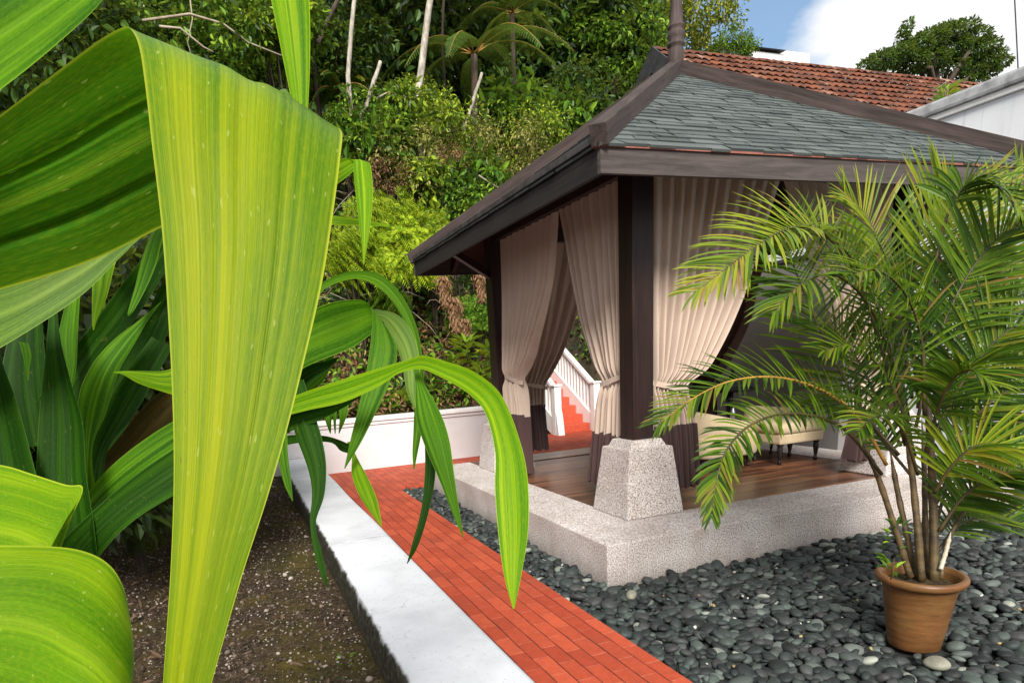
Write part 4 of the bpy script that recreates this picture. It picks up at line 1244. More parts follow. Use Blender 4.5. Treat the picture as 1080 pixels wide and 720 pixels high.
# pale slender trunks that carry their crowns above the frame
def pole_tree(label, a, b_, y, r0, rot, bark='bark_pale', kd='dark', ext=2.2):
    A, B = treepx(a[0], a[1], y), treepx(b_[0], b_[1], y)
    foot = Vector((A.x, A.y, min(A.z, hz(A.x, A.y)+.3)))
    top = B+(B-A).normalized()*ext
    root = empty('slender_tree', foot, label, 'tree')
    pts = []
    for t in np.linspace(0, 1, 14):
        p = (A+(top-A)*t) if t > 0 else A
        pts.append(p-foot+Vector((.02*sin(t*9+rot), .02*cos(t*7), 0)))
    if (A.z-foot.z) > .05: pts.insert(0, Vector((0, 0, -.2)))
    bq = MB(); N = len(pts)
    bq.tube(pts, [r0*(1-.4*i/N) for i in range(N)], 10)
    e = Vector(pts[-1])
    rr = random.Random(int(rot*10))
    for k in range(6):
        a2 = rr.uniform(0, 6.28); bq.tube([e-Vector((0, 0, .5)), e+Vector((cos(a2)*.5, sin(a2)*.5, .2)), e+Vector((cos(a2), sin(a2), .5))], [r0*.4, r0*.25, r0*.1], 6)
    o = bq.build('trunk', M[bark]); o.parent = root
    c = bpy.data.objects.new('crown', K[kd]); link(c, root); c.location = e+Vector((0, 0, .6)); c.rotation_euler = (0, 0, rot)
    return root
pole_tree('pale grey trunk rising out of frame at top centre, the thickest', (438, 112), (456, -10), 9.2, .07, 1.0)
pole_tree('thin pale trunk left of the thickest one', (366, 80), (376, -10), 9.0, .042, 2.0)
pole_tree('leaning brown trunk at the top beside the upright strap leaf', (330, 58), (362, -10), 9.6, .045, 3.0, 'bark')
pole_tree('thin dark trunk between the pale trunk and the tree fern', (468, 60), (467, -10), 13, .035, 4.0, 'bark')
def stump(label, a, b_, y, r0):
    A, B = treepx(a[0], a[1], y), treepx(b_[0], b_[1], y)
    bq = MB(); bq.tube([A+(B-A)*t+Vector((.015*sin(9*t), 0, .02*cos(7*t))) for t in np.linspace(-.4, 1, 8)], [r0*(1.1-.4*t) for t in np.linspace(0, 1, 8)], 9)
    o = bq.build('broken_trunk', M['bark_pale']); tag(o, label, 'tree trunk')
stump('short pale broken trunk leaning beside the tree fern on the left', (386, 112), (401, 66), 8.9, .045)
stump('short brown trunk standing right of the tree fern trunk', (494, 122), (508, 78), 9.6, .04)

# ---- tree ferns
def fern_frond_mesh(name, mat, Lf=1.5, npin=34, wide=.27, curve=.62, seed=1):
    """bipinnate frond arching along +X, droops with -Z"""
    rr = np.random.default_rng(seed)
    P, D, N_, LL, WW = [], [], [], [], []
    def axis(t): return np.array([Lf*(t-.12*t**3), 0, curve*Lf*(0.55*t-1.15*t**2.2)])
    for i in range(npin):
        t = .12+.86*i/npin
        p = axis(t); tg = axis(t+.01)-axis(t-.01); tg /= np.linalg.norm(tg)
        pl = wide*Lf*(np.sin(pi*(.12+.86*t))**.8)*rr.uniform(.9, 1.08)*.55
        for sd in (-1, 1):
            dr = tg*.45+np.array([0, sd, 0])*.9+np.array([0, 0, -.12-.3*t]); dr /= np.linalg.norm(dr)
            m_ = 9
            for j in range(m_):
                s = (j+.4)/m_
                q = p+dr*pl*s+np.array([0, 0, -.18*pl*s*s])
                plen = .115*pl*(1-.65*s)+.018
                for sd2 in (-1, 1):
                    d2 = dr*.5+sd2*tg*.85; P.append(q); D.append(d2); N_.append((0, -sd*.2, 1)); LL.append(plen*1.2); WW.append(plen*.36)
    V, F = leaf_cards(np.array(P), np.array(D), np.array(N_, float), np.array(LL), np.array(WW), .1, .15)
    return np_mesh(name, V, F, mat), axis
def tree_fern(label, crown, foot, Lf, nf, mat, r0=.06, tilt=0.1, seed=3, bark='bark', rots=None):
    root = empty('tree_fern', foot, label, 'tree fern')
    c = crown-foot
    bq = MB(); bq.tube([Vector((0, 0, -.3)), c*.35+Vector((.04, 0, 0)), c*.7+Vector((.02, 0, 0)), c], [r0*1.2, r0, r0*.9, r0*1.1], 10)
    o = bq.build('trunk', M[bark]); o.parent = root
    me, axis = fern_frond_mesh('frond', M[mat], Lf, seed=seed)
    rb = MB(); rb.tube([Vector(axis(t)) for t in np.linspace(0, 1, 12)], [.016*(1-.85*t) for t in np.linspace(0, 1, 12)], 5)
    rm = rb.build('rachis', M['rachis_o']); rmesh = rm.data; bpy.data.objects.remove(rm)
    rr = random.Random(seed)
    for k in range(nf):
        f = bpy.data.objects.new('frond', me); link(f, root); f.location = c
        a = 2*pi*k/nf+rr.uniform(-.2, .2) if rots is None else R(rots[k])
        f.rotation_euler = (rr.uniform(-.15, .15), rr.uniform(-.35, .15)+tilt, a)
        s_ = rr.uniform(.8, 1.1); f.scale = (s_, s_, s_)
        g2 = bpy.data.objects.new('rachis', rmesh); link(g2, f)
    return root
cr1 = treepx(500, 58, 10.0); tree_fern('large tree fern with arching fronds left of the roof, upper centre', cr1, Vector((cr1.x-.4, 10.0, hz(cr1.x-.4, 10.0))), 2.0, 9, 'lf_tree', .06, -.1, 3)
cr2 = treepx(357, 96, 9.6); tree_fern('small tree fern beside the fold of the giant leaf', cr2, Vector((cr2.x, 9.6, hz(cr2.x, 9.6))), .8, 9, 'lf_tree', .05, 0, 5)
cr3 = treepx(372, 92, 10.6); tree_fern('pale young tree fern just right of the giant leaf crest', cr3, Vector((cr3.x, 10.6, hz(cr3.x, 10.6))), .7, 9, 'lf_lite', .04, -.1, 8)
cr4 = treepx(540, 15, 12.5); tree_fern('tree fern high up with fronds against the dark crowns', cr4, Vector((cr4.x-.2, 12.5, hz(cr4.x-.2, 12.5))), 1.5, 9, 'lf_tree', .05, -.1, 11)
cr5 = treepx(185, 95, 9.0); tree_fern('shaded tree fern above the giant leaf at upper left', cr5, Vector((cr5.x, 9.0, hz(cr5.x, 9.0))), 1.0, 9, 'lf_tree', .05, 0, 14)

# ---- shrubs on the slope (each placed and described)
SH = [
 ('light_shrub', 'large pale green shrub on the slope left of the eave, topmost', 455, 150, 9.6, 'lite', .85),
 ('olive_shrub', 'dry olive shrub between the two eave ends, reaching over the slope', 520, 165, 9.2, 'olive', .75),
 ('olive_shrub', 'twiggy olive brown shrub above the bright ferns', 420, 180, 8.9, 'olive', .75),
 ('light_shrub', 'light green shrub close above the left eave slope', 560, 150, 9.8, 'lite', .7),
 ('broad_leaved_shrub', 'broad leaved shrub under the large tree fern', 545, 118, 10.4, 'big', .85),
 ('broad_leaved_shrub', 'broad leaved plant near the ridge end of the roof', 590, 130, 10.8, 'big', .75),
 ('dark_shrub', 'dark shrub tucked behind the hip beam end', 622, 125, 11.4, 'dark', .8),
 ('dark_shrub', 'dark shrub below the olive one, beside the eave', 480, 215, 8.6, 'mid', .6),
 ('green_shrub', 'green shrub seen between strap leaf and fern at left', 395, 140, 9.2, 'mid', .65),
 ('green_shrub', 'ivy like green shrub above the giant leaf crest', 265, 35, 9.5, 'mid', .9),
 ('dark_shrub', 'dark bush at the top left corner behind the leaves', 60, 60, 9.0, 'dark', 1.0),
 ('green_shrub', 'mid green bush above the giant leaf, left of the ivy', 195, 40, 10.0, 'mid', .9),
 ('light_shrub', 'pale leaved bush on the slope under the thickest trunk', 440, 118, 10.6, 'lite', .6),
 ('broad_leaved_shrub', 'large leaved plant below the pale broken trunk, on the slope', 400, 155, 8.7, 'big', .7),
 ('broad_leaved_shrub', 'large leaved plant low on the slope above the eave line', 500, 190, 8.5, 'big', .6),
 ('broad_leaved_shrub', 'large leaved plant in the middle of the olive scrub', 455, 195, 8.3, 'bigy', .6),
 ('broad_leaved_shrub', 'pale large leaved climber above the giant leaf crest', 290, 25, 9.0, 'bigy', .7),
 ('broad_leaved_shrub', 'large leaved plant by the foot of the thickest pale trunk', 425, 118, 8.9, 'bigy', .55),
 ('dry_shrub', 'brown half dead shrub under the pale trunks', 405, 185, 8.3, 'dry', .5),
 ('dry_shrub', 'brown dead patch of scrub left of the eave', 470, 168, 8.6, 'dry', .45),
 ('dark_shrub', 'dark bush to the right of the upright strap leaf', 345, 45, 10.8, 'dark', .75),
]
for i, (nm, lab, px, py, y, kd, sc) in enumerate(SH):
    p = treepx(px, py, y)
    gzv = hz(p.x, p.y); th = max(p.z-gzv, .3)
    shrub(nm, lab, 'shrub', (p.x, p.y, p.z-th), K[kd], sc, i*2.1, None, th)

# dark bushes filling the planting bed behind the strap leaves
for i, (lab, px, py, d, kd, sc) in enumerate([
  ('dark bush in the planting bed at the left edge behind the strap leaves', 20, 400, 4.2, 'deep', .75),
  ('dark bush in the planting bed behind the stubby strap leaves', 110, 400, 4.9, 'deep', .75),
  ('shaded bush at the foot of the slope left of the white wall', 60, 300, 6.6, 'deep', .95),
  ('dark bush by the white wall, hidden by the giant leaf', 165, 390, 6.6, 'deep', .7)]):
    p = at(px, py, d)
    shrub('dark_bush', lab, 'shrub', (p.x, p.y, .05), K[kd], sc, i*1.9, None, max(p.z-.05, .4))

# scrambling ferns: bright drooping forked fronds
def scramble_mesh(name, mat, n, rad, Lf):
    P, D, N_, LL, WW = [], [], [], [], []
    for i in range(n):
        o = unit(1)[0]; o[2] = o[2] if o[2] > -.5 else -o[2]
        p0 = o*np.array(rad)*rng.uniform(.5, 1)
        a = rng.uniform(0, 2*pi); d = np.array([cos(a)*.8, -.55+.3*sin(a), rng.uniform(-.25, .75)]); d /= np.linalg.norm(d)
        for fk in (-1, 1):
            sd = np.cross(d, [0, -.8, .5]); dd = d+sd*fk*.45; dd /= np.linalg.norm(dd)
            for j in range(11):
                s = (j+.5)/11; q = p0+dd*Lf*s+np.array([0, 0, -.65*Lf*s*s])
                tg = dd+np.array([0, 0, -1.3*s]); s2 = np.cross(tg, [0, -.85, .45]); s2 /= np.linalg.norm(s2)
                pl = .36*Lf*np.sin(pi*(.1+.85*s))**.6
                for k in (-1, 1):
                    P.append(q); D.append(tg*.55+s2*k); N_.append((0, -.85, .5)); LL.append(pl); WW.append(pl*.2)
    V, F = leaf_cards(np.array(P), np.array(D), np.array(N_, float), np.array(LL), np.array(WW), .1, .35)
    return np_mesh(name, V, F, mat)
K['scr'] = scramble_mesh('fern_crown', M['lf_fern'], 190, (.75, .5, .6), .3)
K['scr2'] = scramble_mesh('fern_crown_green', M['lf_mid'], 190, (.75, .5, .6), .3)
for i, (lab, px, py, y, sc, kd) in enumerate([
  ('bright yellow green scrambling fern under the tip of the left eave', 425, 262, 7.9, 1.0, 'scr'),
  ('bright scrambling fern close behind the giant hanging leaf', 372, 268, 7.9, 1.0, 'scr'),
  ('bright scrambling fern above the drooping thin leaf tip', 395, 225, 8.3, .95, 'scr'),
  ('yellow green fern left of the eave end, highest of the ferns', 450, 232, 8.2, .8, 'scr'),
  ('greener fern hanging below the bright ones', 415, 318, 7.5, .8, 'scr2'),
  ('green fern clump under the eave behind the dry fronds', 500, 325, 7.6, .7, 'scr2')]):
    p = treepx(px, py, y); gzv = hz(p.x, p.y); th = max(p.z-gzv-.2, .15)
    shrub('scrambling_fern', lab, 'fern', (p.x, p.y, p.z-.2-th), K[kd], sc, i*1.1, None, th)

# dry hanging fronds
def dry_mesh(name, n=460, Lh=.6, w_=.16):
    t = rng.uniform(0, 1, n); P = np.stack([rng.normal(0, w_*.4, n)*(1-.5*t), rng.normal(0, .05, n), -Lh*t], -1)
    D = unit(n)*.6+np.array([0, 0, -1]); V, F = leaf_cards(P, D, unit(n), rng.uniform(.06, .14, n), rng.uniform(.012, .03, n), .2, .1)
    return np_mesh(name, V, F, M['lf_dry'])
dm = dry_mesh('dry_frond')
for lab, px, py, s_ in (('brown dried fern frond hanging left of the eave corner', 467, 290, .8), ('brown dried frond hanging under the eave, lowest one', 478, 312, .95), ('dry brown frond hanging beside the rear post', 506, 288, .75), ('dry brown frond touching the rear post edge', 517, 292, .65), ('faded dry frond hanging above the bright plants', 490, 335, .7)):
    p = treepx(px, py, 7.25); o = link(bpy.data.objects.new('dried_frond', dm)); o.location = p; o.scale = (s_*1.2, s_, s_); tag(o, lab, 'fern frond')

# bright broad leaved plants right behind the low wall
def rosette_mesh(name, mat, n=26, leaf=.26, lw=.32, lean=.5):
    a = rng.uniform(0, 2*pi, n); el = rng.uniform(.2, 1.2, n)
    d = np.stack([np.cos(a)*np.cos(el), np.sin(a)*np.cos(el), np.sin(el)], -1)
    z = rng.uniform(0, .28, n)
    P = np.stack([np.cos(a)*.03, np.sin(a)*.03, z], -1)
    L_ = leaf*rng.uniform(.7, 1.2, n)
    V, F = leaf_cards(P, d, np.stack([-np.cos(a)*np.sin(el), -np.sin(a)*np.sin(el), np.cos(el)], -1), L_, L_*lw, .2, .4)
    return np_mesh(name, mat and V, F, mat)
K['ros'] = rosette_mesh('rosette', M['lf_croton'])
K['rosg'] = rosette_mesh('rosette_green', M['lf_mid'], 22, .3, .24)
spots = [(480, 385, 0), (492, 368, 0), (505, 390, 0), (515, 375, 0), (500, 405, 1), (514, 408, 0), (486, 408, 0), (525, 392, 0), (455, 405, 1), (440, 412, 1), (470, 418, 1), (385, 428, 1), (405, 425, 1), (352, 432, 1), (425, 425, 0)]
places = ['under the eave, left edge of the bright patch', 'top of the bright patch under the eave', 'middle of the bright patch by the rear post', 'upper right of the bright patch at the rear post', 'low in the patch, dark green, near the rear post', 'lower right of the bright patch', 'lower left of the bright patch', 'hard against the rear post edge', 'beside the crossing long leaf, above the wall', 'between hanging strap leaves above the wall', 'low above the wall left of the bright patch', 'on the wall top far left by the hanging leaf', 'above the wall between two hanging strap leaves', 'above the far left end of the wall', 'bright, alone, behind the hanging dark leaf']
for i, ((px, py, kd), pl) in enumerate(zip(spots, places)):
    y = 6.95+rng.uniform(0, .35)
    p = treepx(px, py, y)
    gzv = hz(p.x, p.y)
    root = empty('broad_leaf_plant', (p.x, p.y, min(gzv, p.z-.3)), ('yellow green' if not kd else 'green')+' broad leaf plant '+pl, 'plant')
    zz = p.z-root.location.z-.15
    b = MB(); b.tube([(0, 0, -.05), (0.01, 0, zz*.6), (0, 0, zz+.25)], [.012, .011, .007], 6); o = b.build('stem', M['rachis']); o.parent = root
    c = bpy.data.objects.new('leaves', K['rosg' if kd else 'ros']); link(c, root); c.location = (0, 0, zz); c.rotation_euler = (0, 0, i*1.3); s_ = rng.uniform(.8, 1.1); c.scale = (s_, s_, s_)

# bare twigs on the slope
def twig(label, pts, y, r0):
    q = [treepx(px, py, y+.05*sin(i)) for i, (px, py) in enumerate(pts)]
    o = MB().tube(q, [r0*(1-.6*i/len(q)) for i in range(len(q))], 6).build('bare_branch', M['twig']); tag(o, label, 'branch')
twig('long pale bare branch above the giant leaf crest', [(150, 22), (200, 15), (235, 25), (262, 45), (300, 60)], 8.3, .02)
twig('pale bare branch running level, nearest the giant leaf', [(168, 28), (190, 30), (215, 50), (225, 55)], 8.1, .018)
twig('thin grey branch beside the left eave slope', [(505, 185), (520, 195), (540, 205), (560, 200)], 8.0, .014)
twig('forked pale branch low in the olive shrub', [(395, 105), (410, 97), (425, 100), (437, 112)], 8.8, .016)
twig('thin pale hanging vine at upper left', [(200, -5), (203, 20), (198, 45), (205, 70)], 8.6, .012)

b = MB()
for k in range(170):
    px, py = rng.uniform(150, 660), rng.uniform(0, 330)
    p = treepx(px, py, 7.6+rng.uniform(0, 3.2))
    gz0 = hz(p.x, p.y)
    if gz0 < .4: continue
    p.z = min(p.z, gz0+1.3)
    a = rng.uniform(-.9, .9); ln = rng.uniform(.3, 1.1)
    d = Vector((cos(a)*rng.choice([-1, 1]), -.2, sin(a)+.1))
    b.tube([p, p+d*ln*.4+Vector((0, 0, .06)), p+d*ln*.75+Vector((0, -.03, .02)), p+d*ln+Vector((0, 0, -.1))], [.008, .006, .005, .002], 5)
tag(b.build('tangled_twigs', M['twig']), 'tangle of thin pale twigs and vines through the slope scrub', kind='stuff')

# right-hand sky tree
root = empty('sky_tree', (33, 23, 0), 'spreading dark green tree against the white sky at upper right', 'tree')
c0 = treepx(985, 52, 25)
b = MB(); base_ = Vector((c0.x+1, 25, 0))
root.location = base_
tr_ = [Vector((0, 0, 0)), Vector((.2, 0, 6)), Vector((-.4, 0, c0.z-2.5)), Vector((-1, 0, c0.z))]
b.tube(tr_, [.45, .35, .28, .15], 10)
for (dx, dz) in ((-4.5, -1.0), (-3, .6), (-1.5, 1.7), (0.5, 2.2), (2, 1.2), (3.2, .2), (3.6, -1.2), (-5.5, -1.6), (1.8, 2.4)):
    dx, dz = dx*.88+.3, dz*.58
    b.tube([tr_[2], tr_[2]+(Vector((dx, rng.uniform(-1.5, 1.5), c0.z+dz))-tr_[2])*.5+Vector((0, 0, .3)), Vector((dx, rng.uniform(-1, 1), c0.z+dz))], [.18, .1, .03], 7)
o = b.build('trunk', M['bark']); o.parent = root
blobs = [(-5.6, -1.2, 1.0), (-4.3, -.7, 1.2), (-3.0, .1, 1.2), (-1.8, .8, 1.2), (-3.2, -1.1, 1.2), (-1.5, -.7, 1.2), (-.4, 1.5, 1.1), (.8, 1.9, 1.1), (2.0, 1.5, 1.0), (.2, .4, 1.2), (1.6, .4, 1.2), (2.9, .7, 1.1), (3.8, .2, .9), (3.0, -.5, 1.0), (4.6, -.2, .7), (2.2, -1.2, .9), (.4, -1.0, 1.0), (3.7, -1.0, .7), (2.6, -2.0, .7), (1.4, -1.9, .7), (-6.6, -1.7, .7), (-1.2, 1.6, .6), (-3.9, 1.2, .45), (-3.75, 1.75, .35), (-4.0, .7, .4)]
P, D, N_, LL = [], [], [], []
for (dx, dz, rr_) in [(q_[0]*.92+.3, q_[1]*.62-.1, q_[2]*.68) for q_ in blobs]:
    n = int(1500*rr_*rr_)
    o_ = unit(n); k = rng.uniform(.3, 1, n)**.5
    P.append(np.array([dx, 0, c0.z+dz])+o_*k[:, None]*np.array([rr_, rr_*1.2, rr_*.62])); D.append(o_+unit(n)*.8); N_.append(unit(n)*.6+np.array([0, 0, 1])); LL.append(rng.uniform(.12, .24, n))
P, D, N_, LL = np.vstack(P), np.vstack(D), np.vstack(N_), np.concatenate(LL)
V, F = leaf_cards(P, D, N_, LL, LL*.48, .15, .25)
link(bpy.data.objects.new('crown', np_mesh('sky_tree_crown', V, F, M['lf_dark'])), root)

# weed on the tiled roof edge / coping
p = treepx(975, 112, 5.0); 
wd_ = empty('wall_weed', (5.32, 1.75, 3.92), 'yellow green weed sprouting by the grey coping below the tiles', 'plant')
c = bpy.data.objects.new('leaves', K['ros']); link(c, wd_); c.scale = (.5, .5, .5)
b = MB()
for k in range(7): b.tube([(0, 0, 0), (rng.uniform(-.1, .1), rng.uniform(-.1, .25), .12), (rng.uniform(-.15, .15), rng.uniform(-.1, .4), .22)], [.006, .004, .002], 5)
o = b.build('stem', M['twig']); o.parent = wd_

# ------------------------------------------------------------------ potted palm
POT = Vector((0.895, -1.57, -0.03))
def pz(z): return z
pot = empty('plant_pot', POT, 'round glazed terracotta pot on the dark pebbles', 'pot')
prof = [(0, .012), (.14, .012), (.146, .02), (.165, .12), (.185, .24), (.203, .335), (.212, .352), (.238, .358), (.247, .368), (.249, .382), (.242, .395), (.228, .398), (.212, .394), (.2, .375), (.19, .33)]
MB().lathe([(r_*.82, z*1.03-.03) for r_, z in prof], POT.x, POT.y, 48).build('body', M['pot'], pot)
MB().lathe([(.163, .322), (.12, .334), (0, .342)], POT.x, POT.y, 30).build('potting_soil', M['soil'], pot)

palm = empty('areca_palm', POT+Vector((0, 0, .35)), 'clumping areca palm with arching feathery fronds in the terracotta pot', 'palm')
def stem(pts, r0, r1, mat):
    q = catmull([tuple(at(*p)) for p in pts], 22)
    r0 *= .74; r1 *= .74
    rad = [(r0+(r1-r0)*i/21+.0022*(1 if i % 4 == 0 else 0))*(1 if i < 17 else 1-.19*(i-16)) for i in range(22)]
    MB().tube([Vector(p) for p in q], rad, 10).build('cane', M[mat], palm)
stem([(960, 608, 3.30), (945, 560, 3.28), (925, 500, 3.26), (908, 462, 3.25)], .022, .016, 'palm_stem')
stem([(966, 610, 3.34), (958, 570, 3.34), (946, 515, 3.36), (938, 470, 3.38)], .021, .015, 'palm_stem')
stem([(972, 612, 3.28), (968, 560, 3.27), (962, 500, 3.27), (955, 440, 3.27), (950, 400, 3.28)], .025, .015, 'palm_stem')
stem([(985, 612, 3.30), (985, 560, 3.30), (982, 480, 3.30), (978, 420, 3.30), (974, 350, 3.30)], .032, .016, 'palm_stem')
stem([(992, 610, 3.32), (1000, 570, 3.33), (1020, 535, 3.35), (1045, 515, 3.36)], .016, .01, 'palm_stem')
stem([(978, 608, 3.38), (976, 560, 3.40), (975, 500, 3.42), (972, 440, 3.42)], .022, .014, 'palm_stem')
stem([(992, 600, 3.26), (998, 580, 3.26), (1003, 560, 3.26)], .014, .012, 'palm_pale')

TOC = -FW
def frond(pts, ll, mat='lf_palm', nl=34, ncam=0.5, droop=0.5, rach='rachis', a0=70, a1=28, t0=0.22, vee=0.35, wl=.0172, seed=0):
    nl = int(nl*1.4)
    """pts: (px,py,depth) along the rachis base->tip. ll: leaflet length (m)"""
    rr = np.random.default_rng(seed+11)
    q = catmull([tuple(at(*p)) for p in pts], 60)
    T = np.gradient(q, axis=0); T /= np.linalg.norm(T, axis=1, keepdims=True)
    Vv, F = [], []
    for i in range(nl):
        t = t0+(1-t0)*(i+.3)/nl
        k = t*59; k0 = min(int(k), 58); p = q[k0]+(q[k0+1]-q[k0])*(k-k0); tg = T[k0]
        nn = np.array(Vector((0, 0, 1))*(1-ncam)+TOC*ncam); nn -= tg*nn.dot(tg); nn /= np.linalg.norm(nn)
        sd = np.cross(tg, nn)
        tt = (t-t0)/(1-t0)
        ang = R(a0+(a1-a0)*tt)
        ln = ll*(0.55+0.75*math.sin(pi*min(1, .18+.72*tt)))*(1-.35*tt**3)*.85
        for s_ in (-1, 1):
            d = tg*cos(ang)+sd*s_*sin(ang)+nn*vee*(1-.5*tt)
            d += rr.normal(0, .085, 3); d /= np.linalg.norm(d)
            w_ = wl*rr.uniform(.85, 1.1)*(1-.35*tt)
            lj = ln*rr.uniform(.88, 1.08)
            dr = droop*rr.uniform(.7, 1.35)
            c = p.copy(); b0 = len(Vv); dd = d.copy(); NSG = 5
            for g_ in range(NSG+1):
                u = g_/NSG
                wid = w_*(math.sin(pi*min(.98, .14+.8*u))**.7)*(1 if u < .98 else 0.05)
                if g_ == NSG: wid = w_*.03
                ss = np.cross(dd, nn); ss /= np.linalg.norm(ss)+1e-9
                un = np.cross(ss, dd)
                Vv += [c-ss*wid*.5+un*wid*.16, c, c+ss*wid*.5+un*wid*.16]
                c = c+dd*lj/NSG
                dd = dd+np.array([0, 0, -1.0])*dr/NSG*(.4+1.2*u); dd /= np.linalg.norm(dd)
            for g_ in range(NSG):
                o_ = b0+g_*3
                F += [(o_, o_+1, o_+4, o_+3), (o_+1, o_+2, o_+5, o_+4)]
    me = np_mesh('frond', np.array(Vv)-np.array(palm.location), np.array(F), M[mat])
    o = link(bpy.data.objects.new('frond', me), palm)
    rad = [.0085*(1-.8*i/29)+.001 for i in range(30)]
    MB().tube([Vector(p)-palm.location for p in q[::2]], rad, 6).build('rachis', M[rach]).parent = o
    return o

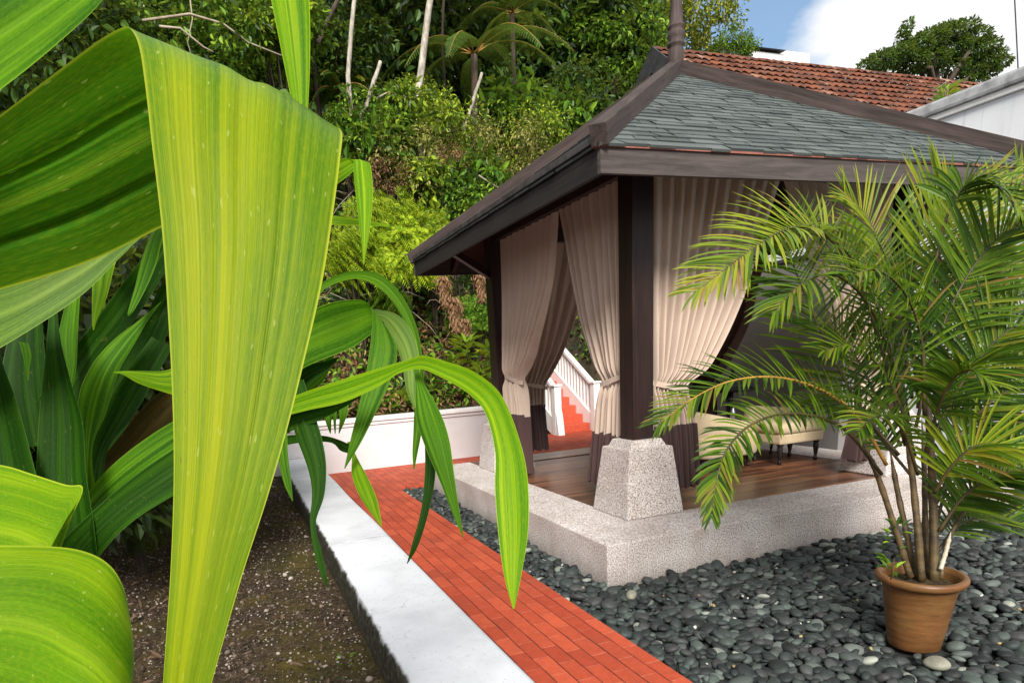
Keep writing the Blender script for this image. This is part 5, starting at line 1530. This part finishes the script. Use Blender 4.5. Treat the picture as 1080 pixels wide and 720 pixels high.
FR = [
 # big arch to the left, top
 ([(955, 470, 3.3), (928, 360, 3.25), (900, 285, 3.2), (868, 246, 3.12), (836, 240, 3.05), (800, 258, 3.0), (765, 284, 2.97), (732, 309, 2.95)], .30, 'lf_palm_y', dict(ncam=.45, droop=.55, nl=40, t0=.38)),
 # same arch second, leaflets hanging right of it
 ([(960, 460, 3.34), (938, 360, 3.36), (915, 300, 3.35), (885, 258, 3.3), (850, 246, 3.24), (830, 252, 3.2)], .36, 'lf_palm', dict(ncam=.25, droop=.8, nl=34, t0=.25)),
 # upright bright frond
 ([(968, 430, 3.35), (980, 330, 3.4), (990, 275, 3.42), (998, 235, 3.42), (1004, 212, 3.4)], .46, 'lf_palm_y', dict(ncam=.8, droop=.12, nl=24, a0=62, a1=25, t0=.35)),
 # right big arch
 ([(966, 450, 3.25), (985, 370, 3.2), (1015, 300, 3.15), (1052, 252, 3.1), (1095, 230, 3.05)], .36, 'lf_palm', dict(ncam=.5, droop=.5, nl=36, t0=.3)),
 ([(972, 430, 3.4), (1000, 340, 3.45), (1035, 265, 3.45), (1085, 215, 3.4), (1130, 195, 3.35)], .34, 'lf_palm_y', dict(ncam=.6, droop=.3, nl=30, t0=.35)),
 # curl near the top right
 ([(974, 360, 3.3), (990, 260, 3.22), (1010, 205, 3.15), (1035, 192, 3.08), (1062, 205, 3.0), (1085, 235, 2.95)], .26, 'lf_palm', dict(ncam=.3, droop=.7, nl=32, t0=.35)),
 # lower left arch
 ([(935, 490, 3.25), (905, 440, 3.2), (868, 412, 3.12), (820, 398, 3.05), (770, 402, 2.98), (728, 422, 2.93), (694, 448, 2.9)], .24, 'lf_palm', dict(ncam=.4, droop=.45, rach='rachis_o', nl=42, t0=.18)),
 # drooping lower left, tip to the pebbles edge
 ([(930, 500, 3.22), (890, 452, 3.12), (840, 436, 3.02), (795, 446, 2.94), (766, 475, 2.88), (755, 510, 2.85), (750, 545, 2.84)], .17, 'lf_palm', dict(ncam=.5, droop=.8, nl=42, t0=.2)),
 # mid left broad frond
 ([(948, 480, 3.35), (915, 440, 3.4), (885, 390, 3.42), (855, 325, 3.42), (835, 275, 3.4), (826, 250, 3.38)], .42, 'lf_palm', dict(ncam=.8, droop=.1, nl=34, a0=72, a1=40, t0=.2, rach='rachis')),
 # centre dense
 ([(955, 450, 3.3), (940, 380, 3.2), (915, 320, 3.1), (880, 290, 3.0), (845, 300, 2.92), (815, 330, 2.88)], .3, 'lf_palm', dict(ncam=.45, droop=.6, nl=36, t0=.25)),
 ([(962, 420, 3.45), (950, 340, 3.55), (935, 280, 3.6), (915, 230, 3.62), (890, 205, 3.6)], .34, 'lf_palm_y', dict(ncam=.6, droop=.35, nl=32, t0=.25)),
 # right mid fronds
 ([(980, 470, 3.25), (1005, 420, 3.2), (1035, 375, 3.12), (1070, 345, 3.05), (1110, 335, 3.0)], .32, 'lf_palm', dict(ncam=.5, droop=.5, nl=34, t0=.25)),
 ([(985, 500, 3.3), (1015, 455, 3.3), (1050, 420, 3.28), (1090, 402, 3.25), (1130, 410, 3.2)], .32, 'lf_palm', dict(ncam=.55, droop=.4, nl=32, t0=.2)),
 ([(988, 530, 3.3), (1010, 480, 3.4), (1030, 430, 3.48), (1050, 380, 3.55), (1080, 320, 3.6), (1110, 290, 3.6)], .34, 'lf_palm', dict(ncam=.5, droop=.45, nl=34, t0=.2)),
 ([(990, 560, 3.28), (1015, 525, 3.22), (1045, 505, 3.15), (1080, 495, 3.08), (1120, 505, 3.0)], .28, 'lf_palm', dict(ncam=.45, droop=.45, nl=30, t0=.15)),
 ([(985, 560, 3.4), (1000, 510, 3.5), (1020, 470, 3.58), (1048, 440, 3.62), (1085, 440, 3.65)], .32, 'lf_palm', dict(ncam=.6, droop=.4, nl=32, t0=.15)),
 ([(972, 420, 3.5), (992, 340, 3.65), (1020, 300, 3.75), (1055, 280, 3.8), (1090, 285, 3.8)], .3, 'lf_palm_y', dict(ncam=.5, droop=.5, nl=30, t0=.25)),
 # back fillers
 ([(972, 430, 3.5), (960, 350, 3.6), (962, 290, 3.65), (975, 240, 3.68), (995, 215, 3.7)], .34, 'lf_palm', dict(ncam=.6, droop=.4, nl=30, t0=.15)),
 ([(975, 440, 3.2), (972, 360, 3.1), (955, 310, 3.0), (925, 285, 2.92), (895, 292, 2.86)], .3, 'lf_palm', dict(ncam=.45, droop=.6, nl=32, t0=.2)),
 ([(978, 450, 3.5), (995, 380, 3.6), (1020, 330, 3.68), (1050, 305, 3.7), (1085, 310, 3.7)], .34, 'lf_palm', dict(ncam=.5, droop=.5, nl=32, t0=.15)),
 ([(980, 470, 3.4), (1000, 420, 3.4), (1010, 360, 3.4), (1025, 300, 3.4), (1045, 262, 3.38)], .36, 'lf_palm', dict(ncam=.6, droop=.35, nl=32, t0=.15)),
 ([(960, 500, 3.4), (935, 470, 3.48), (910, 440, 3.52), (880, 425, 3.55), (848, 430, 3.56)], .24, 'lf_palm', dict(ncam=.5, droop=.5, nl=28, t0=.2)),
 ([(985, 520, 3.15), (1005, 490, 3.05), (1030, 470, 2.98), (1060, 470, 2.92), (1090, 485, 2.88)], .27, 'lf_palm_y', dict(ncam=.45, droop=.55, nl=28, t0=.15)),
 ([(965, 480, 3.3), (950, 430, 3.22), (930, 390, 3.15), (900, 365, 3.08), (868, 370, 3.02)], .27, 'lf_palm', dict(ncam=.5, droop=.55, nl=30, t0=.2)),
 ([(992, 560, 3.4), (1020, 520, 3.46), (1050, 495, 3.5), (1085, 480, 3.5), (1120, 480, 3.5)], .28, 'lf_palm', dict(ncam=.5, droop=.5, nl=28, t0=.1)),
 ([(950, 470, 3.5), (925, 420, 3.65), (905, 380, 3.75), (880, 350, 3.8), (850, 345, 3.85)], .3, 'lf_palm', dict(ncam=.5, droop=.45, nl=30, t0=.2)),
 ([(958, 440, 3.45), (945, 370, 3.6), (925, 310, 3.7), (900, 275, 3.75), (868, 262, 3.75)], .34, 'lf_palm', dict(ncam=.5, droop=.5, nl=32, t0=.2)),
 ([(975, 480, 3.2), (990, 430, 3.05), (1005, 400, 2.95), (1025, 390, 2.85), (1045, 405, 2.78)], .24, 'lf_palm', dict(ncam=.3, droop=.7, nl=28, t0=.2)),
 ([(968, 500, 3.15), (955, 460, 3.0), (940, 440, 2.9), (922, 440, 2.82), (905, 455, 2.76)], .2, 'lf_palm', dict(ncam=.35, droop=.7, nl=26, t0=.2)),
 ([(990, 580, 3.35), (1010, 555, 3.42), (1035, 545, 3.48), (1065, 548, 3.5), (1095, 560, 3.5)], .22, 'lf_palm', dict(ncam=.45, droop=.5, nl=26, t0=.15)),
]
for i, (pts, ll, mt_, kw) in enumerate(FR):
    frond(pts, ll, mt_, seed=i, **kw)
# little weed in the pot
pw_ = empty('pot_weed', at(940, 607, 3.2), 'small green weed spilling over the left rim of the pot', 'plant')
c = bpy.data.objects.new('leaves', rosette_mesh('weed_leaves', M['lf_mid'], 30, .055, .35)); link(c, pw_)
b = MB(); b.tube([(0, 0, -.02), (0, 0, .05), (.01, 0, .09)], [.003, .003, .002], 5); o = b.build('stem', M['rachis']); o.parent = pw_

# ------------------------------------------------------------------ strap-leaved plants in the foreground
def strap(parent, mat, secs, n=64, m=17, cup=0.12, wav=0.0, thick=0.0012, name='leaf', rib=0.03, seed=0, creases=()):
    """secs: (xA,yA,dA, xB,yB,dB) edge to edge cross sections in photo px and metres of depth, base->tip"""
    q = catmull(secs, n)
    rows = []
    for i, s in enumerate(q):
        A, B = at(s[0], s[1], s[2]), at(s[3], s[4], s[5])
        rows.append((A, B))
    cen = [(a+b_)/2 for a, b_ in rows]
    P = []
    prevn = None
    for i, (A, B) in enumerate(rows):
        tg = (cen[min(i+1, n-1)]-cen[max(i-1, 0)])
        ac = B-A; w_ = ac.length
        nn = ac.cross(tg)
        nn = nn.normalized() if nn.length > 1e-12 else (prevn or Vector((0, 0, 1)))
        if prevn is not None and nn.dot(prevn) < -.2: pass
        prevn = nn
        row = []
        for j in range(m):
            u = j/(m-1)
            e = 2*u-1
            off = cup*w_*(e*e-1)+rib*w_*math.exp(-(e/.12)**2)
            off += wav*w_*sin(u*9+i*.16+seed)+wav*.5*w_*sin(u*21-i*.07)*abs(e)
            for (cu, cw, cd_, v0, v1) in creases:
                vv = i/(n-1)
                off += cd_*w_*max(0.0, 1-abs(u-cu)/cw)*float(sstep(v0, v0+.06, vv)*(1-sstep(v1-.06, v1, vv)))
            row.append(A+ac*u+nn*off)
        P.append(row)
    o = MB().grid(P).build(name, M[mat], parent)
    return o

def centre_leaf(parent, mat, pts, **kw):
    """pts: (x,y,depth,halfwidth px, angle of the width direction in degrees)"""
    secs = []
    for (x, y, d, hw, a) in pts:
        dx, dy = hw*cos(R(a)), hw*sin(R(a))
        dd = kw.get('dd', 0)
        secs.append((x-dx, y-dy, d, x+dx, y+dy, d+dd))
    kw.pop('dd', None)
    return strap(parent, mat, secs, **kw)

near = empty('strap_leaf_plant', at(-260, 700, .9), 'near strap leaved plant with giant folded yellow green leaf', 'plant')
# L1 giant folded leaf
strap(near, 'sl_big', [
 (-345, 520, .86, -325, 540, .87), (-285, 400, .76, -262, 440, .82), (-180, 262, .68, -165, 355, .76), (-80, 185, .65, -80, 325, .76), (0, 122, .63, 0, 305, .77), (62, 74, .6, 95, 276, .76), (105, 42, .575, 175, 238, .735), (130, 29, .545, 270, 192, .68),
 (139, 33, .52, 345, 142, .6), (147, 50, .502, 360, 138, .545), (153, 90, .492, 359, 165, .515), (160, 150, .485, 352, 220, .5), (171, 240, .48, 340, 295, .49), (178, 340, .475, 322, 375, .482), (182, 430, .47, 303, 452, .475), (183, 510, .465, 282, 525, .468), (180, 600, .46, 255, 608, .462), (174, 690, .455, 230, 695, .456), (168, 780, .45, 206, 782, .45), (166, 860, .45, 180, 861, .45)],
 n=170, m=61, cup=.05, rib=.016, wav=.005, creases=((.36, .04, -.08, -.1, .44), (.72, .036, -.085, -.1, .46), (.55, .06, .02, -.1, .48), (.3, .03, .012, .47, 1.1), (.44, .022, -.01, .47, 1.1), (.68, .03, -.014, .45, 1.1)))
# L2 top left
strap(near, 'sl_mid', [(-345, 515, .88, -325, 530, .88), (-300, 300, .85, -265, 360, .86), (-190, 70, .8, -180, 190, .82), (-90, 0, .8, -80, 150, .83), (-20, -45, .8, 0, 95, .82), (40, -80, .8, 62, 45, .8), (100, -105, .78, 110, -2, .78), (140, -110, .76, 142, -60, .76)], n=70, m=25, cup=.1, rib=-.03)
# L14 bottom left rounded leaf
strap(near, 'sl_bigmid', [(-345, 560, .86, -330, 590, .86), (-270, 590, .74, -290, 700, .72), (-190, 600, .64, -230, 790, .6), (-120, 592, .58, -150, 800, .52), (-40, 577, .55, -80, 800, .45), (30, 575, .53, -20, 800, .40), (85, 580, .51, 20, 810, .38), (118, 598, .49, 50, 830, .37), (134, 632, .475, 62, 850, .365), (133, 668, .465, 60, 880, .36), (118, 710, .455, 60, 910, .36), (100, 770, .45, 60, 940, .36)], n=90, m=33, cup=-.12, rib=.01)
# L13 fold at left
strap(near, 'sl_bigmid', [(-340, 545, .88, -330, 575, .88), (-230, 500, .84, -240, 600, .84), (-130, 488, .8, -150, 640, .8), (-50, 488, .78, -70, 640, .75), (0, 490, .76, -20, 640, .7), (35, 500, .745, 5, 640, .68), (70, 511, .735, 20, 650, .67), (87, 513, .725, 25, 660, .66), (80, 535, .71, 20, 680, .655), (62, 560, .7, 10, 690, .65), (40, 590, .69, 0, 690, .65)], n=60, m=21, cup=-.06, rib=.015)
# pale underside leaf under L1
strap(near, 'sl_pale', [(-340, 530, .92, -325, 545, .92), (-240, 370, .91, -225, 440, .91), (-130, 305, .9, -125, 425, .9), (-40, 300, .9, -40, 388, .9), (30, 285, .9, 20, 355, .9), (85, 262, .92, 85, 312, .92), (130, 242, .94, 126, 272, .94), (158, 232, .95, 152, 248, .95), (176, 228, .95, 175, 232, .95)], n=60, m=17, cup=.08, rib=.02)
# L3 upright top
strap(near, 'sl_bright', [(-340, 520, .95, -325, 535, .95), (-200, 100, .96, -160, 140, .96), (0, -180, .98, 30, -120, .98), (130, -280, .99, 150, -220, .99), (215, -250, 1.0, 258, -235, 1.0), (272, -70, 1.0, 318, -70, 1.0), (286, 0, 1.0, 326, 0, 1.0), (298, 60, 1.0, 327, 58, 1.0), (308, 112, 1.0, 325, 112, 1.0), (314, 170, 1.0, 322, 170, 1.0), (318, 220, 1.0, 319, 220, 1.0)], n=50, m=15, cup=.14, rib=-.05)

def pseudostem(parent, top, r0):
    top = Vector(top)
    foot = Vector((top.x-.03, top.y+.02, .03))
    n_ = 12
    q = [foot+(top-foot)*(i/(n_-1))+Vector((.012*sin(i*1.3), .01*cos(i*1.7), 0)) for i in range(n_)]
    MB().tube(q, [r0*(1.35-.55*i/(n_-1))*(1+.08*(i % 2)) for i in range(n_)], 12).build('stem', M['sl_dark'], parent)
pseudostem(near, at(-335, 548, .88), .05)
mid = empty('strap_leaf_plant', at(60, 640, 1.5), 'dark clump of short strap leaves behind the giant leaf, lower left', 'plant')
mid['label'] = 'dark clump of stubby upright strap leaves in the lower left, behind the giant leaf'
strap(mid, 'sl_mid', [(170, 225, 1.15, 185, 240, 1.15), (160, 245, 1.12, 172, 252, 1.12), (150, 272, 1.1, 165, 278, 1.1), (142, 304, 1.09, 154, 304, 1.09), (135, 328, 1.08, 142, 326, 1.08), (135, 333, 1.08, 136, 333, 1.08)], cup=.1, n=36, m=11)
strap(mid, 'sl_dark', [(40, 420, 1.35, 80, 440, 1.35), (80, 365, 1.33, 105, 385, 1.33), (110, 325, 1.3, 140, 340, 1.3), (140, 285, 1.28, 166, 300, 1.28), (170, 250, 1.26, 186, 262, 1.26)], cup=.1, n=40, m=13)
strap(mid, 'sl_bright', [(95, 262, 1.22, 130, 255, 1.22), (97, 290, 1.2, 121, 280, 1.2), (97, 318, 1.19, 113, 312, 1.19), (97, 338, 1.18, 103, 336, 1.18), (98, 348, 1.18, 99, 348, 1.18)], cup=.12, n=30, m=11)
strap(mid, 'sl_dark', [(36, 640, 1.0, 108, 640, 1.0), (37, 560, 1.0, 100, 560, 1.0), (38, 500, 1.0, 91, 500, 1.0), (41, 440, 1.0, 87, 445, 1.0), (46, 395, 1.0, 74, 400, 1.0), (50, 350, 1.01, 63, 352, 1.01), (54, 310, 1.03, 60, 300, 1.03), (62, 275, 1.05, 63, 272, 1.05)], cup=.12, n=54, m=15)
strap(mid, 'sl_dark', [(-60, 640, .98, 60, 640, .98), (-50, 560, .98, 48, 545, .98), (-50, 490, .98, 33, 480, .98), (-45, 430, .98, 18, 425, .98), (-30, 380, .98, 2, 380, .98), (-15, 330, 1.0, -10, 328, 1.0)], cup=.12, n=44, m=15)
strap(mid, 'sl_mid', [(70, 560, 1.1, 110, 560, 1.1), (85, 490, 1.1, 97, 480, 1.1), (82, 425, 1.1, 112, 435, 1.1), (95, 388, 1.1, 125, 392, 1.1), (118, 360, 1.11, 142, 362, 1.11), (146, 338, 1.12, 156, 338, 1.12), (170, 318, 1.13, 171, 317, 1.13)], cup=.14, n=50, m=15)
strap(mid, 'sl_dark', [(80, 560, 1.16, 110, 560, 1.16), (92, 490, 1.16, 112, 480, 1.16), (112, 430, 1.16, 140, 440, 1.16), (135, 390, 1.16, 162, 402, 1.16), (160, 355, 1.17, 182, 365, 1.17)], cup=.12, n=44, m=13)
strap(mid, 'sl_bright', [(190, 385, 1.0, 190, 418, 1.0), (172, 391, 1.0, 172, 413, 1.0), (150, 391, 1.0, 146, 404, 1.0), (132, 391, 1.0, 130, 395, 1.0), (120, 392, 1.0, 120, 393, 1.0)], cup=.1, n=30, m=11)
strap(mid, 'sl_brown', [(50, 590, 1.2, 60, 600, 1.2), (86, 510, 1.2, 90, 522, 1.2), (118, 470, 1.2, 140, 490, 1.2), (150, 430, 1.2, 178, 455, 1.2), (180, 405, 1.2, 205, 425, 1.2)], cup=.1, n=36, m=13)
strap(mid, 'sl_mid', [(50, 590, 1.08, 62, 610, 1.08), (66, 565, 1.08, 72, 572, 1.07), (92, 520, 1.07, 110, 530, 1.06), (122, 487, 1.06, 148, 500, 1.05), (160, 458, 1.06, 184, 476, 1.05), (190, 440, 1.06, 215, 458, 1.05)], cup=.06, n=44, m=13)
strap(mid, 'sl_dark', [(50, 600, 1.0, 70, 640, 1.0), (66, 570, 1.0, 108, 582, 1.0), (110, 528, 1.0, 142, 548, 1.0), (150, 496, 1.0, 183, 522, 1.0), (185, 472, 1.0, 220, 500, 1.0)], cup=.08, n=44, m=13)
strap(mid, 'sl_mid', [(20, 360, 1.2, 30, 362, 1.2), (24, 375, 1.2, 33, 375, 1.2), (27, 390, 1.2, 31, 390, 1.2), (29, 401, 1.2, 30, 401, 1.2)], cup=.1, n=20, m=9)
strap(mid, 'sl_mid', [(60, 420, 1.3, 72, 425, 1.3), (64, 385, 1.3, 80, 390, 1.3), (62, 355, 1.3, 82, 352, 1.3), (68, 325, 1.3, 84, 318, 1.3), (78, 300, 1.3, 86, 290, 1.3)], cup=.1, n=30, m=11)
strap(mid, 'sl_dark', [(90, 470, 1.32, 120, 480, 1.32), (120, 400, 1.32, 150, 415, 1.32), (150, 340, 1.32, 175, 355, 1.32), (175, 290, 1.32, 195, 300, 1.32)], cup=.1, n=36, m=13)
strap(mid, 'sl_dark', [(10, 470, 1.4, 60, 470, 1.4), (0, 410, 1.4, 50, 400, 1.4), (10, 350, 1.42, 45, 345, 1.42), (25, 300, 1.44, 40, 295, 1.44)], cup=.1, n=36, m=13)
for dx in (0, 35, 70): # leaf bases
    pseudostem(mid, at(42+dx*.9, 640, 1.06+.001*dx), .032)

far = empty('strap_leaf_plant', at(240, 520, 1.7), 'strap leaved plant whose long leaves arch over the white kerb and brick path', 'plant')
# L6 dark leaf with fold, hanging yellow band
strap(far, 'sl_mid', [(230, 400, 1.5, 235, 470, 1.5), (280, 352, 1.48, 285, 415, 1.48), (320, 331, 1.46, 322, 387, 1.47), (350, 319, 1.44, 368, 368, 1.45), (378, 316, 1.42, 392, 352, 1.43), (389, 321, 1.4, 402, 346, 1.41), (393, 335, 1.39, 409, 347, 1.39), (391, 360, 1.38, 419, 372, 1.38), (386, 395, 1.37, 410, 405, 1.37), (378, 430, 1.36, 396, 436, 1.36), (370, 462, 1.35, 381, 466, 1.35), (363, 494, 1.35, 364, 494, 1.35)], n=110, m=17, cup=.07, rib=.02)
# L7 pale glossy fold behind
strap(far, 'sl_pale', [(350, 345, 1.5, 352, 375, 1.5), (380, 328, 1.47, 385, 345, 1.47), (402, 327, 1.45, 402, 338, 1.45), (422, 334, 1.43, 409, 350, 1.43), (437, 356, 1.42, 420, 370, 1.42), (443, 385, 1.41, 425, 388, 1.41), (441, 410, 1.4, 429, 412, 1.4), (440, 433, 1.4, 438, 434, 1.4)], n=60, m=13, cup=-.06, rib=.01)
# L5 thin dark arch above
strap(far, 'sl_mid', [(300, 345, 1.6, 300, 352, 1.6), (330, 308, 1.58, 334, 314, 1.58), (345, 295, 1.57, 347, 302, 1.57), (372, 286, 1.55, 374, 294, 1.55), (402, 290, 1.53, 396, 301, 1.53), (426, 315, 1.52, 417, 322, 1.52), (441, 350, 1.51, 433, 354, 1.51), (446, 385, 1.5, 440, 387, 1.5), (447, 420, 1.5, 446, 420, 1.5)], n=70, m=11, cup=.1, rib=.0)
# L8 long crossing leaf
strap(far, 'sl_bright', [(240, 445, 1.3, 240, 470, 1.3), (285, 428, 1.28, 282, 445, 1.28), (325, 412, 1.26, 322, 433, 1.27), (368, 398, 1.24, 362, 424, 1.25), (407, 386, 1.22, 400, 407, 1.23), (428, 380, 1.2, 420, 394, 1.21), (446, 375, 1.18, 442, 389, 1.19), (470, 381, 1.16, 462, 396, 1.17), (500, 392, 1.13, 493, 414, 1.14), (529, 417, 1.1, 512, 436, 1.11), (549, 467, 1.07, 522, 476, 1.08), (557, 510, 1.05, 522, 516, 1.06), (557, 560, 1.03, 526, 566, 1.04), (550, 605, 1.02, 532, 608, 1.02), (543, 640, 1.01, 541, 642, 1.01)], n=120, m=17, cup=.06, rib=-.03)
# dark underside strip under L8
strap(far, 'sl_dark', [(250, 480, 1.32, 256, 500, 1.32), (300, 440, 1.31, 302, 458, 1.31), (330, 431, 1.3, 335, 444, 1.3), (358, 424, 1.29, 362, 430, 1.29), (380, 416, 1.28, 381, 418, 1.28)], n=30, m=9, cup=.1)
# L9 hanging dark
strap(far, 'sl_mid', [(434, 385, 1.24, 442, 385, 1.24), (438, 400, 1.23, 445, 400, 1.23), (439, 440, 1.21, 464, 434, 1.21), (448, 470, 1.19, 474, 464, 1.19), (463, 505, 1.18, 479, 500, 1.18), (476, 538, 1.17, 484, 535, 1.17), (488, 566, 1.16, 489, 566, 1.16)], n=56, m=13, cup=.1, rib=-.04)
# L10
strap(far, 'sl_dark', [(446, 430, 1.3, 452, 430, 1.3), (448, 470, 1.29, 457, 470, 1.29), (448, 500, 1.28, 459, 502, 1.28), (444, 538, 1.27, 452, 540, 1.27), (435, 572, 1.26, 441, 575, 1.26), (429, 594, 1.26, 430, 594, 1.26)], n=44, m=11, cup=.14, rib=-.04)
# L11
strap(far, 'sl_mid', [(437, 430, 1.35, 446, 430, 1.35), (436, 455, 1.35, 444, 458, 1.35), (435, 478, 1.35, 440, 480, 1.35), (436, 495, 1.35, 437, 495, 1.35)], n=24, m=9, cup=.14)
# L12 arch then bright tip
strap(far, 'sl_dark', [(270, 470, 1.5, 270, 485, 1.5), (303, 459, 1.46, 303, 469, 1.46), (338, 459, 1.43, 346, 466, 1.43), (356, 463, 1.42, 359, 475, 1.42), (372, 470, 1.41, 368, 478, 1.41)], n=36, m=11, cup=.1)
strap(far, 'sl_bright', [(366, 466, 1.42, 371, 466, 1.42), (371, 480, 1.4, 375, 479, 1.4), (371, 500, 1.38, 386, 500, 1.38), (378, 520, 1.36, 397, 524, 1.36), (389, 538, 1.35, 401, 542, 1.35), (402, 555, 1.34, 403, 555, 1.34)], n=36, m=11, cup=.12, rib=-.04)
# L13 dark S-shaped hanging
strap(far, 'sl_dark', [(290, 410, 1.35, 320, 400, 1.35), (305, 440, 1.32, 330, 432, 1.32), (314, 465, 1.3, 339, 460, 1.3), (325, 495, 1.28, 344, 490, 1.28), (329, 520, 1.26, 342, 522, 1.26), (327, 550, 1.24, 333, 552, 1.24), (331, 580, 1.22, 339, 580, 1.22), (338, 605, 1.2, 344, 602, 1.2), (345, 620, 1.2, 346, 620, 1.2)], n=64, m=13, cup=.1, rib=-.04)
# L14b
strap(far, 'sl_mid', [(288, 440, 1.3, 302, 440, 1.3), (293, 480, 1.28, 304, 480, 1.28), (299, 508, 1.27, 307, 506, 1.27), (308, 528, 1.26, 309, 528, 1.26)], n=30, m=9, cup=.12)
# small tips
for (a, b_, c_) in ((340, 352, 348), (349, 357, 353), (356, 368, 357)):
    strap(far, 'sl_mid', [(a, 425, 1.36, b_, 422, 1.36), (a+2, 440, 1.36, b_-2, 438, 1.36), (c_, 457, 1.36, c_+1, 457, 1.36)], n=16, m=7, cup=.12)
# filler leaves between the giant leaf and the arching ones
strap(far, 'sl_dark', [(270, 420, 1.55, 280, 470, 1.55), (318, 388, 1.52, 322, 412, 1.52), (345, 380, 1.5, 340, 395, 1.5), (357, 376, 1.5, 354, 382, 1.5)], n=30, m=11, cup=.1)
strap(far, 'sl_mid', [(280, 430, 1.56, 285, 460, 1.56), (310, 405, 1.55, 315, 425, 1.55), (335, 385, 1.55, 342, 400, 1.55), (352, 370, 1.55, 354, 372, 1.55)], n=30, m=11, cup=.1)
strap(far, 'sl_bright', [(352, 394, 1.55, 356, 398, 1.55), (358, 402, 1.55, 362, 408, 1.55), (366, 412, 1.55, 370, 418, 1.55)], n=14, m=7, cup=.1)
# drooping small leaf with folded top, and thin level tip (upper)
strap(far, 'sl_bright', [(300, 220, 1.2, 300, 245, 1.2), (335, 182, 1.19, 338, 208, 1.19), (358, 168, 1.18, 364, 188, 1.18), (372, 169, 1.17, 386, 171, 1.17), (373, 182, 1.16, 392, 182, 1.16), (376, 212, 1.15, 393, 214, 1.15), (380, 245, 1.14, 389, 247, 1.14), (383, 278, 1.14, 384, 278, 1.14)], n=60, m=13, cup=.1, rib=-.03)
strap(far, 'sl_bright', [(300, 215, 1.3, 300, 235, 1.3), (345, 226, 1.3, 345, 237, 1.3), (380, 231, 1.3, 380, 238, 1.3), (411, 237, 1.3, 411, 239, 1.3)], n=30, m=9, cup=.1)
for dx in (0, 14):
    MB().tube([at(192+dx*.6, 620, 1.56), at(212+dx, 540, 1.54), at(245+dx, 455, 1.5)], [.018, .018, .018], 10).build('leaf_base', M['sl_mid'], far)
    pseudostem(far, at(192+dx*.6, 620, 1.56), .012)

# dry leaf sheaths and a seedling on the soil
def soil_pt(px, py, z=.09):
    r_ = RT*((px-PX)/FPX)-UP*((py-PY)/FPX)+FW
    return CAM+r_*((z-CAM.z)/r_.z)
nL = 260
Pp = []
for i in range(nL):
    px, py = (rng.uniform(100, 210), rng.uniform(545, 720)) if i < 150 else (rng.uniform(110, 370), rng.uniform(560, 718))
    Pp.append(soil_pt(px, py)+Vector((0, 0, rng.uniform(0, .04))))
Pp = np.array(Pp)
V, F = leaf_cards(Pp, unit(nL)*np.array([1, 1, .25]), unit(nL)*.5+np.array([0, 0, 1]), rng.uniform(.03, .1, nL), rng.uniform(.008, .022, nL), .5, -.25)
ll_ = link(bpy.data.objects.new('dry_leaf_scraps', np_mesh('dry_leaf_scraps', V, F, M['lf_scrap']))); tag(ll_, 'curled brown dead leaf scraps lying on the soil', kind='stuff')
sd_ = soil_pt(365, 712)
sdl = empty('seedling', sd_, 'tiny green seedling on the soil beside the white kerb', 'plant')
c = bpy.data.objects.new('leaves', rosette_mesh('seedling_leaves', M['lf_mid'], 7, .035, .5)); link(c, sdl); c.scale = (1, 1, .4)
